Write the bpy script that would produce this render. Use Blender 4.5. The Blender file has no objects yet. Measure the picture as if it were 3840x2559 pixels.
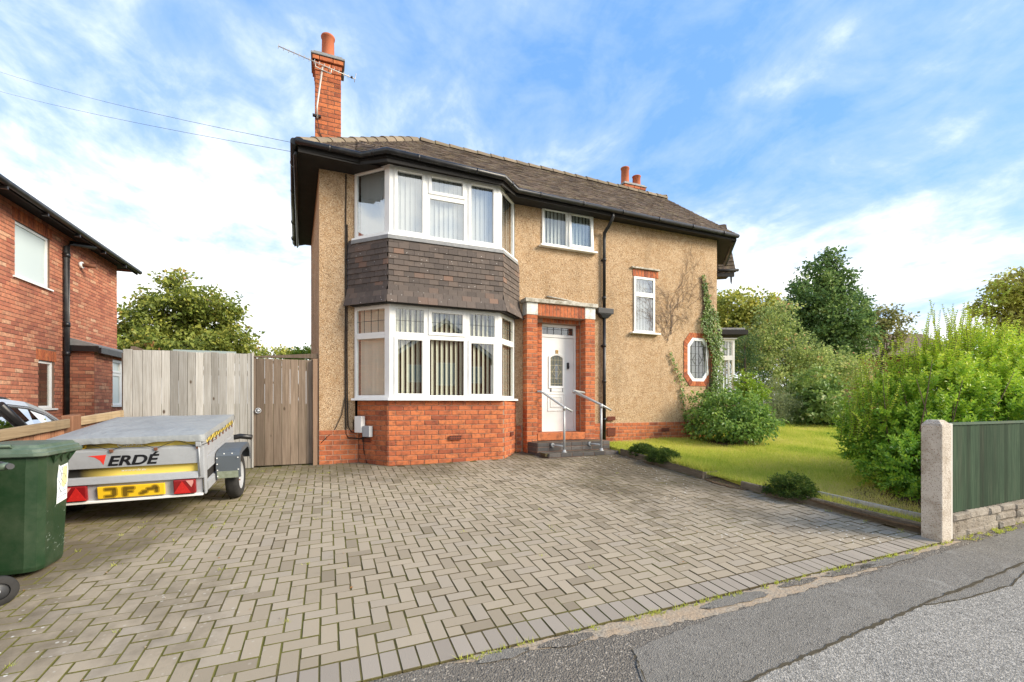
import bpy, math, random
import numpy as np
from mathutils import Vector, Matrix
random.seed(7); rng = np.random.default_rng(7)
S = bpy.context.scene; COL = S.collection
R_ = math.radians; PI = math.pi; V3 = Vector; ZZ = Vector((0, 0, 1))

# ------------------------------------------------------------------ camera
F_PX, YAW = 1707.0, 0.391
cd = bpy.data.cameras.new('camera'); cam = bpy.data.objects.new('camera', cd); COL.objects.link(cam)
cam.rotation_euler = (PI/2, 0, -YAW)            # eye level is z = 0, x runs along the house front, y away
cd.sensor_width = 36; cd.lens = 36*F_PX/3840; cd.shift_y = 0.0603; cd.clip_start = .05; cd.clip_end = 2000
S.camera = cam
S.view_settings.view_transform = 'Standard'; S.view_settings.look = 'None'
S.view_settings.gamma = 1; S.view_settings.exposure = 1.97; S.view_settings.use_curve_mapping = False
S.render.engine = 'CYCLES'
# ------------------------------------------------------------------ sun
SUN_DIR = V3((.73, -.58, .54)).normalized()
ld = bpy.data.lights.new('sun', 'SUN'); ld.energy = 1.7; ld.angle = R_(26); ld.color = (1, .89, .73)
sun = bpy.data.objects.new('sun', ld); COL.objects.link(sun); sun.rotation_euler = SUN_DIR.to_track_quat('Z', 'Y').to_euler()

# ------------------------------------------------------------------ node helper
class G:
    def __init__(s, nt): s.nt = nt; s._pos = None
    def n(s, t, **kw):
        x = s.nt.nodes.new(t)
        for k, v in kw.items(): setattr(x, k, v)
        return x
    def put(s, sock, v):
        if isinstance(v, bpy.types.NodeSocket): s.nt.links.new(v, sock)
        elif isinstance(v, (tuple, list)) and len(v) == 3 and sock.type == 'RGBA': sock.default_value = (*v, 1)
        else: sock.default_value = v
    def pos(s):
        if s._pos is None: s._pos = s.n('ShaderNodeNewGeometry').outputs['Position']
        return s._pos
    def obj(s): return s.n('ShaderNodeTexCoord').outputs['Object']
    def scl(s, vec, sc):
        m = s.n('ShaderNodeMapping'); s.put(m.inputs[0], vec); m.inputs['Scale'].default_value = sc; return m.outputs[0]
    def noise(s, scale, detail=3, rough=.55, vec=None, dist=0):
        x = s.n('ShaderNodeTexNoise'); s.put(x.inputs['Vector'], vec if vec is not None else s.pos())
        x.inputs['Scale'].default_value = scale; x.inputs['Detail'].default_value = detail
        x.inputs['Roughness'].default_value = rough; x.inputs['Distortion'].default_value = dist; return x.outputs[0]
    def vor(s, scale, out='Distance', vec=None, feature='F1', rand=1):
        x = s.n('ShaderNodeTexVoronoi', feature=feature); s.put(x.inputs['Vector'], vec if vec is not None else s.pos())
        x.inputs['Scale'].default_value = scale; x.inputs['Randomness'].default_value = rand; return x.outputs[out]
    def ramp(s, f, stops, interp='LINEAR'):
        x = s.n('ShaderNodeValToRGB'); cr = x.color_ramp; cr.interpolation = interp; s.put(x.inputs[0], f)
        while len(cr.elements) < len(stops): cr.elements.new(.5)
        for e, (p, c) in zip(cr.elements, stops):
            e.position = p; e.color = (*c, 1) if isinstance(c, tuple) else (c, c, c, 1)
        return x.outputs[0]
    def mix(s, f, a, b, mode='MIX'):
        x = s.n('ShaderNodeMix', data_type='RGBA', blend_type=mode); s.put(x.inputs[0], f); s.put(x.inputs[6], a); s.put(x.inputs[7], b); return x.outputs[2]
    def m(s, op, a, b=0.0, c=None, clamp=False):
        x = s.n('ShaderNodeMath', operation=op, use_clamp=clamp); s.put(x.inputs[0], a); s.put(x.inputs[1], b)
        if c is not None: s.put(x.inputs[2], c)
        return x.outputs[0]
    def step(s, v, lo, hi):
        x = s.n('ShaderNodeMapRange'); s.put(x.inputs[0], v); x.inputs[1].default_value = lo; x.inputs[2].default_value = hi; return x.outputs[0]
    def sep(s, vec=None):
        x = s.n('ShaderNodeSeparateXYZ'); s.put(x.inputs[0], vec if vec is not None else s.pos()); return x.outputs
    def rnd(s):                                   # one random number per piece, joined or single
        a = s.n('ShaderNodeAttribute', attribute_name='rnd').outputs['Fac']
        o = s.n('ShaderNodeObjectInfo').outputs['Random']
        return s.m('FRACT', s.m('ADD', a, o))
    def attr(s): return s.n('ShaderNodeAttribute', attribute_name='rnd').outputs['Fac']

MATS = {}
def mat(name, col, rough=.8, spec=.3, metal=0., bump=None, bd=.004, trans=0.):
    mt = bpy.data.materials.new(name); mt.use_nodes = True; nt = mt.node_tree; nt.nodes.clear(); g = G(nt)
    out = g.n('ShaderNodeOutputMaterial'); p = g.n('ShaderNodeBsdfPrincipled')
    c = col(g) if callable(col) else col
    g.put(p.inputs['Base Color'], c); g.put(p.inputs['Roughness'], rough(g) if callable(rough) else rough)
    p.inputs['Specular IOR Level'].default_value = spec; p.inputs['Metallic'].default_value = metal
    if bump:
        b = g.n('ShaderNodeBump'); b.inputs['Strength'].default_value = 1; b.inputs['Distance'].default_value = bd
        g.put(b.inputs['Height'], bump(g)); g.put(p.inputs['Normal'], b.outputs[0])
    sh = p.outputs[0]
    if trans:
        t = g.n('ShaderNodeBsdfTranslucent'); g.put(t.inputs[0], c); mx = g.n('ShaderNodeMixShader'); mx.inputs[0].default_value = trans
        nt.links.new(sh, mx.inputs[1]); nt.links.new(t.outputs[0], mx.inputs[2]); sh = mx.outputs[0]
    nt.links.new(sh, out.inputs[0]); MATS[name] = mt; return mt

# ------------------------------------------------------------------ world: Nishita sky with a broken cloud layer
def make_world():
    w = bpy.data.worlds.new('World'); S.world = w; w.use_nodes = True; nt = w.node_tree; nt.nodes.clear(); g = G(nt)
    out = g.n('ShaderNodeOutputWorld'); bg = g.n('ShaderNodeBackground'); bg.inputs[1].default_value = .12
    sky = g.n('ShaderNodeTexSky', sky_type='NISHITA'); sky.sun_disc = False
    sky.sun_elevation = math.asin(SUN_DIR.z); sky.sun_rotation = math.atan2(SUN_DIR.x, SUN_DIR.y)
    sky.air_density = 1.0; sky.dust_density = .3; sky.ozone_density = 2.5
    d = g.n('ShaderNodeTexCoord').outputs['Generated']
    x, y, z = g.sep(d)
    zz = g.m('ADD', g.m('MAXIMUM', z, 0.), .22)
    cv = g.n('ShaderNodeCombineXYZ'); g.put(cv.inputs[0], g.m('DIVIDE', x, zz)); g.put(cv.inputs[1], g.m('DIVIDE', y, zz)); cv = cv.outputs[0]
    n1 = g.noise(1.25, 8, .62, cv, .5); n2 = g.noise(5.2, 7, .60, g.scl(cv, (1, .75, 1)), .35); n3 = g.noise(.62, 3, .5, cv)
    c = g.m('ADD', g.m('MULTIPLY', n1, .78), g.m('ADD', g.m('MULTIPLY', n2, .50), g.m('MULTIPLY', n3, .22)))
    # the clouds thicken towards the horizon and towards the left of the house
    side = g.m('MULTIPLY', g.m('ADD', g.m('MULTIPLY', x, -.62), g.m('MULTIPLY', y, -.25)), .19)
    c = g.m('ADD', g.m('ADD', c, side), g.m('MULTIPLY', g.m('SUBTRACT', .40, z), .58))
    cover = g.step(c, .48, .84)
    deep = g.mix(.80, sky.outputs[0], (.42, 1.0, 2.1))
    ccol = g.mix(g.step(c, .62, .86), (1.65, 2.0, 2.35), (3.4, 3.48, 3.44))
    ccol = g.mix(g.step(z, .40, .02), ccol, (3.2, 3.2, 3.18))
    g.put(bg.inputs[0], g.mix(cover, deep, ccol)); nt.links.new(bg.outputs[0], out.inputs[0])
make_world()

# ------------------------------------------------------------------ mesh helpers
ORG = {}
def setp(o, kind=None, label=None, cat=None, group=None):
    for k, v in (('kind', kind), ('label', label), ('category', cat), ('group', group)):
        if v: o[k] = v
    return o
def new_obj(name, data, parent=None, loc=(0, 0, 0), **kw):
    o = bpy.data.objects.new(name, data); COL.objects.link(o); loc = V3(loc)
    if parent is not None: o.parent = parent; o.location = loc - ORG[parent.name]
    else: o.location = loc
    ORG[o.name] = loc; return setp(o, **kw)
def thing(name, loc, label, cat, group=None, rot=None):
    o = new_obj(name, None, None, loc, label=label, cat=cat, group=group); o.empty_display_size = .1
    if rot: o.rotation_euler = rot; ORG[o.name] = V3((0, 0, 0))
    return o
def np_mesh(name, V, F, rnd=None, smooth=False, mt=None, mi=None):
    V = np.asarray(V, dtype=np.float32); F = np.asarray(F, dtype=np.int32)
    me = bpy.data.meshes.new(name); me.vertices.add(len(V)); me.vertices.foreach_set('co', V.ravel())
    n, k = F.shape; me.loops.add(n*k); me.loops.foreach_set('vertex_index', F.ravel())
    me.polygons.add(n); me.polygons.foreach_set('loop_start', np.arange(n, dtype=np.int32)*k)
    me.polygons.foreach_set('use_smooth', np.full(n, smooth, dtype=bool))
    if rnd is not None:
        a = me.attributes.new('rnd', 'FLOAT', 'FACE'); a.data.foreach_set('value', np.asarray(rnd, dtype=np.float32))
    me.update(calc_edges=True)
    if mi is not None: me.polygons.foreach_set('material_index', np.asarray(mi, dtype=np.int32))
    for q in (mt if isinstance(mt, list) else [mt] if mt else []): me.materials.append(q)
    return me
def np_obj(name, V, F, mt, parent=None, rnd=None, smooth=False, mi=None, **kw):
    V = np.asarray(V, dtype=np.float64); c = (V.min(0)+V.max(0))/2; c[2] = V[:, 2].min()
    return new_obj(name, np_mesh(name, V-c, F, rnd, smooth, mt, mi), parent, c, **kw)

class MB:
    def __init__(s): s.v = []; s.f = []; s.sm = []; s.mi = []; s.r = []; s.cm = 0; s.rv = 0.; s.smooth = False
    def add(s, pts, faces, sm=None):
        b = len(s.v); s.v += [tuple(p) for p in pts]
        for q in faces: s.f.append(tuple(b+i for i in q)); s.sm.append(s.smooth if sm is None else sm); s.mi.append(s.cm); s.r.append(s.rv)
        return s
    def hexa(s, p): return s.add(p, [(0, 3, 2, 1), (4, 5, 6, 7), (0, 1, 5, 4), (1, 2, 6, 5), (2, 3, 7, 6), (3, 0, 4, 7)])
    def box(s, x0, x1, y0, y1, z0, z1):
        return s.hexa([(x0, y0, z0), (x1, y0, z0), (x1, y1, z0), (x0, y1, z0), (x0, y0, z1), (x1, y0, z1), (x1, y1, z1), (x0, y1, z1)])
    def lbox(s, O, R, x0, x1, y0, y1, d0, d1, N=None):     # local box on a wall: x along R, y up, d outward
        N = nrm(R) if N is None else N; P = lambda x, y, d: V3(O)+R*x+ZZ*y+N*d
        return s.hexa([P(x0, y0, d1), P(x1, y0, d1), P(x1, y0, d0), P(x0, y0, d0), P(x0, y1, d1), P(x1, y1, d1), P(x1, y1, d0), P(x0, y1, d0)])
    def quad(s, *p): return s.add(p, [tuple(range(len(p)))])
    def prism(s, pts, vec):
        n = len(pts); vec = V3(vec); a = [V3(p) for p in pts]; b = [p+vec for p in a]
        return s.add(a+b, [tuple(range(n-1, -1, -1)), tuple(range(n, 2*n))]+[(i, (i+1) % n, n+(i+1) % n, n+i) for i in range(n)], False)
    def tube(s, pts, r, n=8, caps=True):
        pts = [V3(p) for p in pts]; m = len(pts); rs = r if isinstance(r, (list, tuple)) else [r]*m; ring = []
        up = V3((0, 0, 1))
        for i, p in enumerate(pts):
            t = (pts[min(i+1, m-1)]-pts[max(i-1, 0)]).normalized()
            a = t.cross(up if abs(t.z) < .95 else V3((0, 1, 0))).normalized(); b = a.cross(t)
            k = 1.
            if 0 < i < m-1: k = 1/max(.6, math.cos((pts[i+1]-p).angle(p-pts[i-1], 0)/2))
            ring += [p+(a*math.cos(2*PI*j/n)+b*math.sin(2*PI*j/n))*rs[i]*k for j in range(n)]
        fs = [(i*n+j, i*n+(j+1) % n, (i+1)*n+(j+1) % n, (i+1)*n+j) for i in range(m-1) for j in range(n)]
        b0 = len(s.v); s.add(ring, fs, True)
        if caps:
            for q in (tuple(range(n-1, -1, -1)), tuple(range((m-1)*n, m*n))): s.f.append(tuple(b0+i for i in q)); s.sm.append(False); s.mi.append(s.cm); s.r.append(s.rv)
        return s
    def lathe(s, c, prof, n=20, axis=(0, 0, 1), smooth=True):
        ax = V3(axis).normalized(); a = ax.orthogonal().normalized(); b = ax.cross(a); c = V3(c)
        pts = [c+ax*z+(a*math.cos(2*PI*j/n)+b*math.sin(2*PI*j/n))*r for r, z in prof for j in range(n)]; m = len(prof)
        return s.add(pts, [(i*n+j, i*n+(j+1) % n, (i+1)*n+(j+1) % n, (i+1)*n+j) for i in range(m-1) for j in range(n)], smooth)
    def build(s, name, mt, parent=None, bevel=0, **kw):
        V = np.array(s.v); c = (V.min(0)+V.max(0))/2
        if parent is None: c[2] = V[:, 2].min()
        me = bpy.data.meshes.new(name); me.from_pydata([tuple(p) for p in V-c], [], s.f)
        for i, p in enumerate(me.polygons): p.use_smooth = s.sm[i]; p.material_index = s.mi[i]
        if any(s.r): me.attributes.new('rnd', 'FLOAT', 'FACE').data.foreach_set('value', s.r)
        for q in (mt if isinstance(mt, list) else [mt]): me.materials.append(q)
        o = new_obj(name, me, parent, c, **kw)
        if bevel:
            b = o.modifiers.new('bevel', 'BEVEL'); b.width = bevel; b.segments = 2; b.limit_method = 'ANGLE'; b.angle_limit = R_(40)
        return o
def nrm(R): return V3((R[1], -R[0], 0))
def recalc(o):
    import bmesh
    bm = bmesh.new(); bm.from_mesh(o.data); bmesh.ops.recalc_face_normals(bm, faces=bm.faces); bm.to_mesh(o.data); bm.free(); return o

# ------------------------------------------------------------------ repeated pieces (bricks, pavers, tiles, boards ...)
def chbox(w, d, h, c, face='-y'):
    x, y, z = w/2, d/2, h/2
    v = [(-x, y, -z), (x, y, -z), (x, y, z), (-x, y, z), (-x, -y+c, -z), (x, -y+c, -z), (x, -y+c, z), (-x, -y+c, z),
         (-x+c, -y, -z+c), (x-c, -y, -z+c), (x-c, -y, z-c), (-x+c, -y, z-c)]
    f = [(8, 9, 10, 11), (4, 5, 9, 8), (5, 6, 10, 9), (6, 7, 11, 10), (7, 4, 8, 11), (0, 1, 5, 4), (1, 2, 6, 5), (2, 3, 7, 6), (3, 0, 4, 7)]
    v = np.array(v)
    if face == '+z': v = np.stack([v[:, 0], v[:, 2], -v[:, 1]], 1)
    return v, np.array(f)
def halfpipe(r0, r1, L, t, n=8):                      # a ridge tile: half round, one end larger
    v, f = [], []
    for k, (r, y) in enumerate(((r0, 0), (r1, L))):
        for rr in (r, r-t):
            for j in range(n+1): a = PI*j/n; v.append((rr*math.cos(a), y, rr*math.sin(a)))
    q = n+1
    for j in range(n):
        f += [(j, j+1, 2*q+j+1, 2*q+j), (j, q+j, q+j+1, j+1), (2*q+j, 2*q+j+1, 3*q+j+1, 3*q+j)]
    return np.array(v), np.array(f)
TPL = {'brick': chbox(.225, .1, .07, .005), 'paver': chbox(.1, .06, .2, .003, '+z'), 'board': chbox(.1, .016, 1.0, .003),
       'tile': chbox(.16, .012, .14, .0015, '+z'), 'slat': chbox(.08, .003, 1.0, .0005), 'ridge': halfpipe(.135, .115, .33, .016),
       'stone': chbox(.2, .1, .09, .018)}
TPL['paver'] = (TPL['paver'][0][:, [0, 1, 2]], TPL['paver'][1])
NOM = {'brick': (.225, .1, .07), 'paver': (.1, .2, .06), 'board': (.1, .016, 1.), 'tile': (.16, .14, .012), 'slat': (.08, .003, 1.), 'stone': (.2, .1, .09)}
TME = {}
def tmesh(t, mt):
    if (t, mt.name) not in TME: TME[t, mt.name] = np_mesh(t, *TPL[t], mt=[mt, MATS['mossy_joint']] if t == 'paver' else mt, mi=[0]+[1]*8 if t == 'paver' else None)
    return TME[t, mt.name]
def frame_m(c, X, Y, Z, sc=(1, 1, 1)):
    X, Y, Z = V3(X)*sc[0], V3(Y)*sc[1], V3(Z)*sc[2]
    return Matrix(((X.x, Y.x, Z.x, c[0]), (X.y, Y.y, Z.y, c[1]), (X.z, Y.z, Z.z, c[2]), (0, 0, 0, 1)))
def score(c, size):
    s_, c_ = math.sin(YAW), math.cos(YAW); Zd = c[0]*s_+c[1]*c_; X = c[0]*c_-c[1]*s_
    if Zd < .3: return -1
    px = 1920+F_PX*X/Zd; py = 1511-F_PX*c[2]/Zd
    if not (-60 < px < 3900 and -60 < py < 2620): return -1/Zd
    return size/Zd**2
def emit(pieces, name, stuff, parent, mt, limit=300):
    """pieces: (template, matrix, weight). The ones that show largest become single objects, the rest one joined part."""
    P = sorted(pieces, key=lambda p: -score(p[1].translation, p[2]))
    base = ORG[parent.name] if parent else V3((0, 0, 0))
    for t, M, w in P[:limit]:
        o = bpy.data.objects.new(name, tmesh(t, mt)); COL.objects.link(o); o.parent = parent
        M2 = M.copy(); M2.translation = M.translation-base; o.matrix_basis = M2
    rest = P[limit:]
    if rest:
        Vs, Fs, rs, b = [], [], [], 0
        for t, M, w in rest:
            v, f = TPL[t]; A = np.array(M); Vs.append(v@A[:3, :3].T+A[:3, 3]); Fs.append(f+b); b += len(v); rs += [random.random()]*len(f)
        np_obj(stuff, np.concatenate(Vs), np.concatenate(Fs), [mt, MATS['mossy_joint']] if rest[0][0] == 'paver' else mt, parent, rs, mi=[0 if i % 9 == 0 else 1 for i in range(len(rest)*9)] if rest[0][0] == 'paver' else None, kind='stuff')
def brick_run(out, O, R, w, h, holes=(), course=.08, L=.235, proud=.006, j=.009, phase=0., tmpl='brick', depth=.1):
    O = V3(O); R = V3(R).normalized(); N = nrm(R); n = int(round(h/course)); course = h/n
    for i in range(n):
        z0, z1 = i*course, (i+1)*course; zm = (z0+z1)/2
        free = [(0., w)]
        for (a, b, c, d) in holes:
            if c < zm < d:
                free = [q for lo, hi in free for q in ((lo, min(hi, a)), (max(lo, b), hi)) if q[1]-q[0] > .02]
        off = phase+(i % 2)*L/2
        for lo, hi in free:
            k = math.floor((lo-off)/L)
            while True:
                a, b = off+k*L, off+(k+1)*L; k += 1
                if a >= hi-1e-6: break
                a, b = max(a, lo), min(b, hi)
                if b-a < .035: continue
                c = O+R*((a+b)/2)+ZZ*zm+N*(proud+random.uniform(-.0015, .0015)-depth/2)
                s = NOM[tmpl]
                out.append((tmpl, frame_m(c, R, -N, ZZ, ((b-a-j)/s[0], depth/s[1], (course-j)/s[2])), (b-a)*course))
def wall_mesh(mb, O, R, w, h, holes=(), reveal=.12):
    O = V3(O); R = V3(R).normalized(); N = nrm(R); P = lambda x, y, d=0.: O+R*x+ZZ*y+N*d
    xs = sorted({0., w, *[q for a in holes for q in a[:2]]}); ys = sorted({0., h, *[q for a in holes for q in a[2:]]})
    for i in range(len(xs)-1):
        for k in range(len(ys)-1):
            xm, ym = (xs[i]+xs[i+1])/2, (ys[k]+ys[k+1])/2
            if any(a < xm < b and c < ym < d for a, b, c, d in holes): continue
            mb.quad(P(xs[i], ys[k]), P(xs[i+1], ys[k]), P(xs[i+1], ys[k+1]), P(xs[i], ys[k+1]))
    for a, b, c, d in holes:
        r = -reveal
        mb.quad(P(a, c), P(a, d), P(a, d, r), P(a, c, r)); mb.quad(P(b, c, r), P(b, d, r), P(b, d), P(b, c))
        mb.quad(P(a, d), P(b, d), P(b, d, r), P(a, d, r)); mb.quad(P(a, c, r), P(b, c, r), P(b, c), P(a, c))
def ground_z(u, v): return -1.63+.018*min(max(u, -9), 15)+.0757*min(max(v, -.5), 9.5)
def gzv(u, v): return -1.63+.018*np.clip(u, -9, 15)+.0757*np.clip(v, -.5, 9.5)
def text_mesh(name, body, size, mt, parent, M, extrude=.0015, shear=0., offset=0.):
    cu = bpy.data.curves.new(name, 'FONT'); cu.body = body; cu.size = size; cu.extrude = extrude; cu.shear = shear; cu.offset = offset
    cu.align_x = 'LEFT'; tmp = bpy.data.objects.new('tmp', cu); COL.objects.link(tmp); dg = bpy.context.evaluated_depsgraph_get()
    me = bpy.data.meshes.new_from_object(tmp.evaluated_get(dg)); bpy.data.objects.remove(tmp); me.materials.clear(); me.materials.append(mt); me.name = name
    o = bpy.data.objects.new(name, me); COL.objects.link(o); o.parent = parent
    M2 = M.copy(); M2.translation = M.translation-(ORG[parent.name] if parent else V3((0, 0, 0))); o.matrix_basis = M2; return o
def emit_multi(groups, name, mt, limit=300):
    """groups: (pieces, parent, name of the joined rest); the limit holds for all groups together."""
    allp = [(score(p[1].translation, p[2]), gi, pi) for gi, gr in enumerate(groups) for pi, p in enumerate(gr[0])]
    allp.sort(reverse=True); top = {}
    for s_, gi, pi in allp[:limit]: top.setdefault(gi, set()).add(pi)
    for gi, (ps, par, stuff) in enumerate(groups):
        t = top.get(gi, set()); a = [p for i, p in enumerate(ps) if i in t]; b = [p for i, p in enumerate(ps) if i not in t]
        emit(a, name, stuff, par, mt, len(a))
        if b: emit(b, name, stuff, par, mt, 0)

# ------------------------------------------------------------------ materials
def c_rough(g):                                        # pebble dash: tan render with dark and pale stones, weather stains
    v = g.vor(120, 'Distance'); v2 = g.vor(85, 'Color'); k = g.sep(v2)[0]
    base = g.mix(g.step(g.noise(1.1, 4, .6), .35, .65), (.50, .345, .205), (.63, .46, .295))
    base = g.mix(g.step(g.noise(7, 4, .7), .45, .75), base, (.40, .24, .11))
    c = g.mix(g.step(k, .76, .95), base, (.20, .13, .075)); c = g.mix(g.step(k, .22, .10), c, (.70, .56, .38))
    c = g.mix(g.m('MULTIPLY', g.step(v, .25, .55), .35), c, (.34, .2, .1))
    x, y, z = g.sep(); st = g.noise(1, 4, .65, g.scl(g.pos(), (1.6, 1.6, .35)))
    return g.mix(g.m('MULTIPLY', g.step(st, .53, .72), .5), c, (.22, .15, .085))
AIRB = mat('air_brick_terracotta', (.20, .06, .035), .9, .1)
ROUGH = mat('pebble_dash', c_rough, .95, .1, bump=lambda g: g.vor(75, 'Distance'), bd=.008)
def brickcol(stops, dirt=(.10, .05, .035), dk=.45):
    def f(g):
        c = g.ramp(g.rnd(), stops); c = g.mix(g.step(g.noise(14, 4, .7), .45, .8), c, dirt)
        return g.mix(g.m('MULTIPLY', g.step(g.noise(.9, 3, .6), .5, .75), dk), c, dirt)
    return f
BRICK = mat('red_facing_brick', brickcol([(0, (.28, .080, .042)), (.12, (.40, .115, .052)), (.5, (.50, .150, .060)), (.85, (.57, .185, .072)), (1, (.43, .130, .060))], dk=.25), .85, .2, bump=lambda g: g.noise(90, 3), bd=.002)
BRICKN = mat('old_stock_brick', brickcol([(0, (.33, .115, .075)), (.25, (.44, .165, .10)), (.55, (.54, .225, .13)), (.8, (.47, .17, .10)), (.95, (.57, .30, .18)), (1, (.62, .38, .24))], (.20, .10, .07), .42), .9, .15, bump=lambda g: g.noise(70, 3), bd=.003)
BLUE = mat('blue_engineering_brick', brickcol([(0, (.05, .045, .045)), (.6, (.085, .078, .075)), (1, (.13, .115, .105))], (.05, .045, .04)), .6, .4, bump=lambda g: g.noise(60), bd=.002)
MORTAR = mat('mortar', lambda g: g.mix(g.noise(8), (.30, .20, .14), (.44, .33, .25)), .95, .1, bump=lambda g: g.noise(120), bd=.002)
MORTARD = mat('dark_mortar', lambda g: g.mix(g.noise(8), (.12, .075, .055), (.24, .16, .12)), .95, .1)
TILER = mat('roof_tile', lambda g: g.mix(g.step(g.noise(5, 5, .7), .52, .76), g.ramp(g.rnd(), [(0, (.075, .056, .044)), (.5, (.115, .087, .066)), (.85, (.15, .108, .08)), (1, (.18, .145, .11))]), (.24, .20, .12)), .9, .2, bump=lambda g: g.noise(40, 4), bd=.004)
TILEH = mat('hanging_tile', lambda g: g.mix(g.step(g.vor(13, 'Distance'), .085, .06), g.mix(g.step(g.noise(9, 4, .7), .58, .85), g.ramp(g.rnd(), [(0, (.082, .066, .057)), (.6, (.108, .086, .073)), (.93, (.13, .10, .082)), (.98, (.165, .105, .078)), (1, (.20, .125, .09))]), (.18, .145, .125)), (.62, .60, .56)), .75, .3, bump=lambda g: g.noise(50, 3), bd=.003)
RIDGE = mat('ridge_tile', lambda g: g.mix(g.step(g.noise(9, 5, .7), .45, .7), g.ramp(g.rnd(), [(0, (.17, .135, .10)), (.6, (.24, .19, .14)), (1, (.30, .24, .17))]), g.mix(g.noise(3), (.13, .11, .08), (.27, .23, .13))), .95, .1, bump=lambda g: g.noise(45, 4), bd=.006)
WHITE = mat('white_plastic', lambda g: g.mix(g.step(g.noise(3, 4), .45, .8), (.82, .82, .79), (.72, .72, .68)), .35, .5)
WPAINT = mat('white_paint_weathered', lambda g: g.mix(g.step(g.noise(11, 5, .7), .42, .72), (.76, .75, .70), (.42, .39, .33)), .8, .2)
STONEW = mat('weathered_coping', lambda g: g.mix(g.step(g.noise(14, 5, .7), .4, .65), (.55, .52, .45), (.28, .25, .19)), .9, .15, bump=lambda g: g.noise(60), bd=.003)
BLACKP = mat('black_plastic', lambda g: g.mix(g.step(g.noise(6, 4), .5, .8), (.012, .012, .013), (.045, .043, .04)), .38, .45)
BLACKT = mat('black_stained_timber', lambda g: g.mix(g.noise(6), (.012, .011, .010), (.035, .032, .03)), .7, .25)
LEAD = mat('lead_sheet', lambda g: g.mix(g.noise(9, 4), (.16, .165, .17), (.30, .30, .29)), .6, .4, bump=lambda g: g.noise(12, 3), bd=.012)
POT = mat('terracotta', lambda g: g.mix(g.step(g.noise(5, 4), .4, .75), (.50, .155, .075), (.38, .12, .065)), .85, .2)
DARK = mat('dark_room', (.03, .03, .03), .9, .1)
BLIND = mat('cream_blind', lambda g: g.mix(g.rnd(), (.70, .68, .56), (.80, .78, .66)), .8, .1, trans=.25)
BLINDG = mat('pale_blind', lambda g: g.mix(g.rnd(), (.60, .62, .61), (.70, .72, .71)), .8, .1, trans=.25)
LEADB = mat('lead_came', (.035, .037, .04), .5, .4)
def glass(name, refl=.10, tint=(1, 1, 1), rough=0.0):
    mt = bpy.data.materials.new(name); mt.use_nodes = True; nt = mt.node_tree; nt.nodes.clear(); g = G(nt)
    out = g.n('ShaderNodeOutputMaterial'); tr = g.n('ShaderNodeBsdfTransparent'); tr.inputs[0].default_value = (*tint, 1)
    gl = g.n('ShaderNodeBsdfGlossy'); gl.inputs['Roughness'].default_value = rough; gl.inputs[0].default_value = (1, 1, 1, 1)
    f = g.n('ShaderNodeLayerWeight'); f.inputs[0].default_value = .5
    k = g.m('ADD', g.m('MULTIPLY', g.m('POWER', f.outputs['Facing'], 3.), .75), refl, clamp=True)
    mx = g.n('ShaderNodeMixShader'); g.put(mx.inputs[0], k); nt.links.new(tr.outputs[0], mx.inputs[1]); nt.links.new(gl.outputs[0], mx.inputs[2])
    nt.links.new(mx.outputs[0], out.inputs[0]); MATS[name] = mt; return mt
GLASS = glass('window_glass', .17, (.93, .96, .94)); GLASSU = glass('window_glass_upper', .34, (.9, .93, .93))
GLASSY = glass('amber_leaded_glass', .16, (.55, .50, .18)); GLASSD = glass('obscured_leaded_glass', .2, (.62, .63, .58), .15); GLASSB = glass('blue_leaded_glass', .16, (.25, .36, .42))
OBSC = mat('frosted_glass', lambda g: (.50, .58, .56), .25, .6)
CAR_GLASS = glass('car_window_glass', .55, (.16, .19, .18))
def wood(stops, sc=(60, 60, 2.2), knots=True, rel=.004):
    def f(g):
        r = g.rnd(); off = g.n('ShaderNodeCombineXYZ'); g.put(off.inputs[2], g.m('MULTIPLY', r, 37.)); g.put(off.inputs[0], g.m('MULTIPLY', r, 11.))
        va = g.n('ShaderNodeVectorMath', operation='ADD'); g.put(va.inputs[0], g.pos()); g.put(va.inputs[1], off.outputs[0]); v = va.outputs[0]
        n = g.noise(1, 5, .65, g.scl(v, sc), .6); c = g.ramp(n, stops)
        t = g.ramp(r, [(0, .62), (.5, .95), (1, 1.18)]); c = g.mix(1., c, t, 'MULTIPLY')
        k = g.vor(1, 'Distance', g.scl(v, (5, 5, 2.6))); c = g.mix(g.step(k, .10, .05), c, (.09, .065, .045)) if knots else c
        return g.mix(g.m('MULTIPLY', g.step(g.noise(1.5, 4, .6, g.scl(v, (3, 3, .6))), .5, .8), .45), c, (.10, .085, .06))
    return f
WOODG = mat('silvered_timber', wood([(.25, (.27, .25, .215)), (.55, (.40, .385, .35)), (.8, (.50, .485, .45))]), .9, .15)
WOODB = mat('brown_weathered_timber', wood([(.25, (.13, .095, .068)), (.55, (.225, .17, .125)), (.8, (.30, .235, .175))]), .9, .15)
WOODR = mat('red_brown_timber', wood([(.25, (.21, .095, .052)), (.55, (.36, .18, .105)), (.8, (.44, .25, .155))]), .9, .15)
WOODT = mat('tan_rail_timber', wood([(.25, (.22, .155, .09)), (.55, (.36, .27, .165)), (.8, (.44, .35, .23))], (4, 2, 60)), .9, .15)
WOODE = mat('mossy_edging_timber', wood([(.25, (.10, .085, .06)), (.55, (.22, .185, .135)), (.8, (.32, .275, .20))], (60, 3, 30)), .95, .1)
GREENW = mat('green_painted_timber', wood([(.25, (.030, .055, .032)), (.55, (.062, .098, .055)), (.85, (.115, .15, .088))], knots=False), .8, .2)
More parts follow.
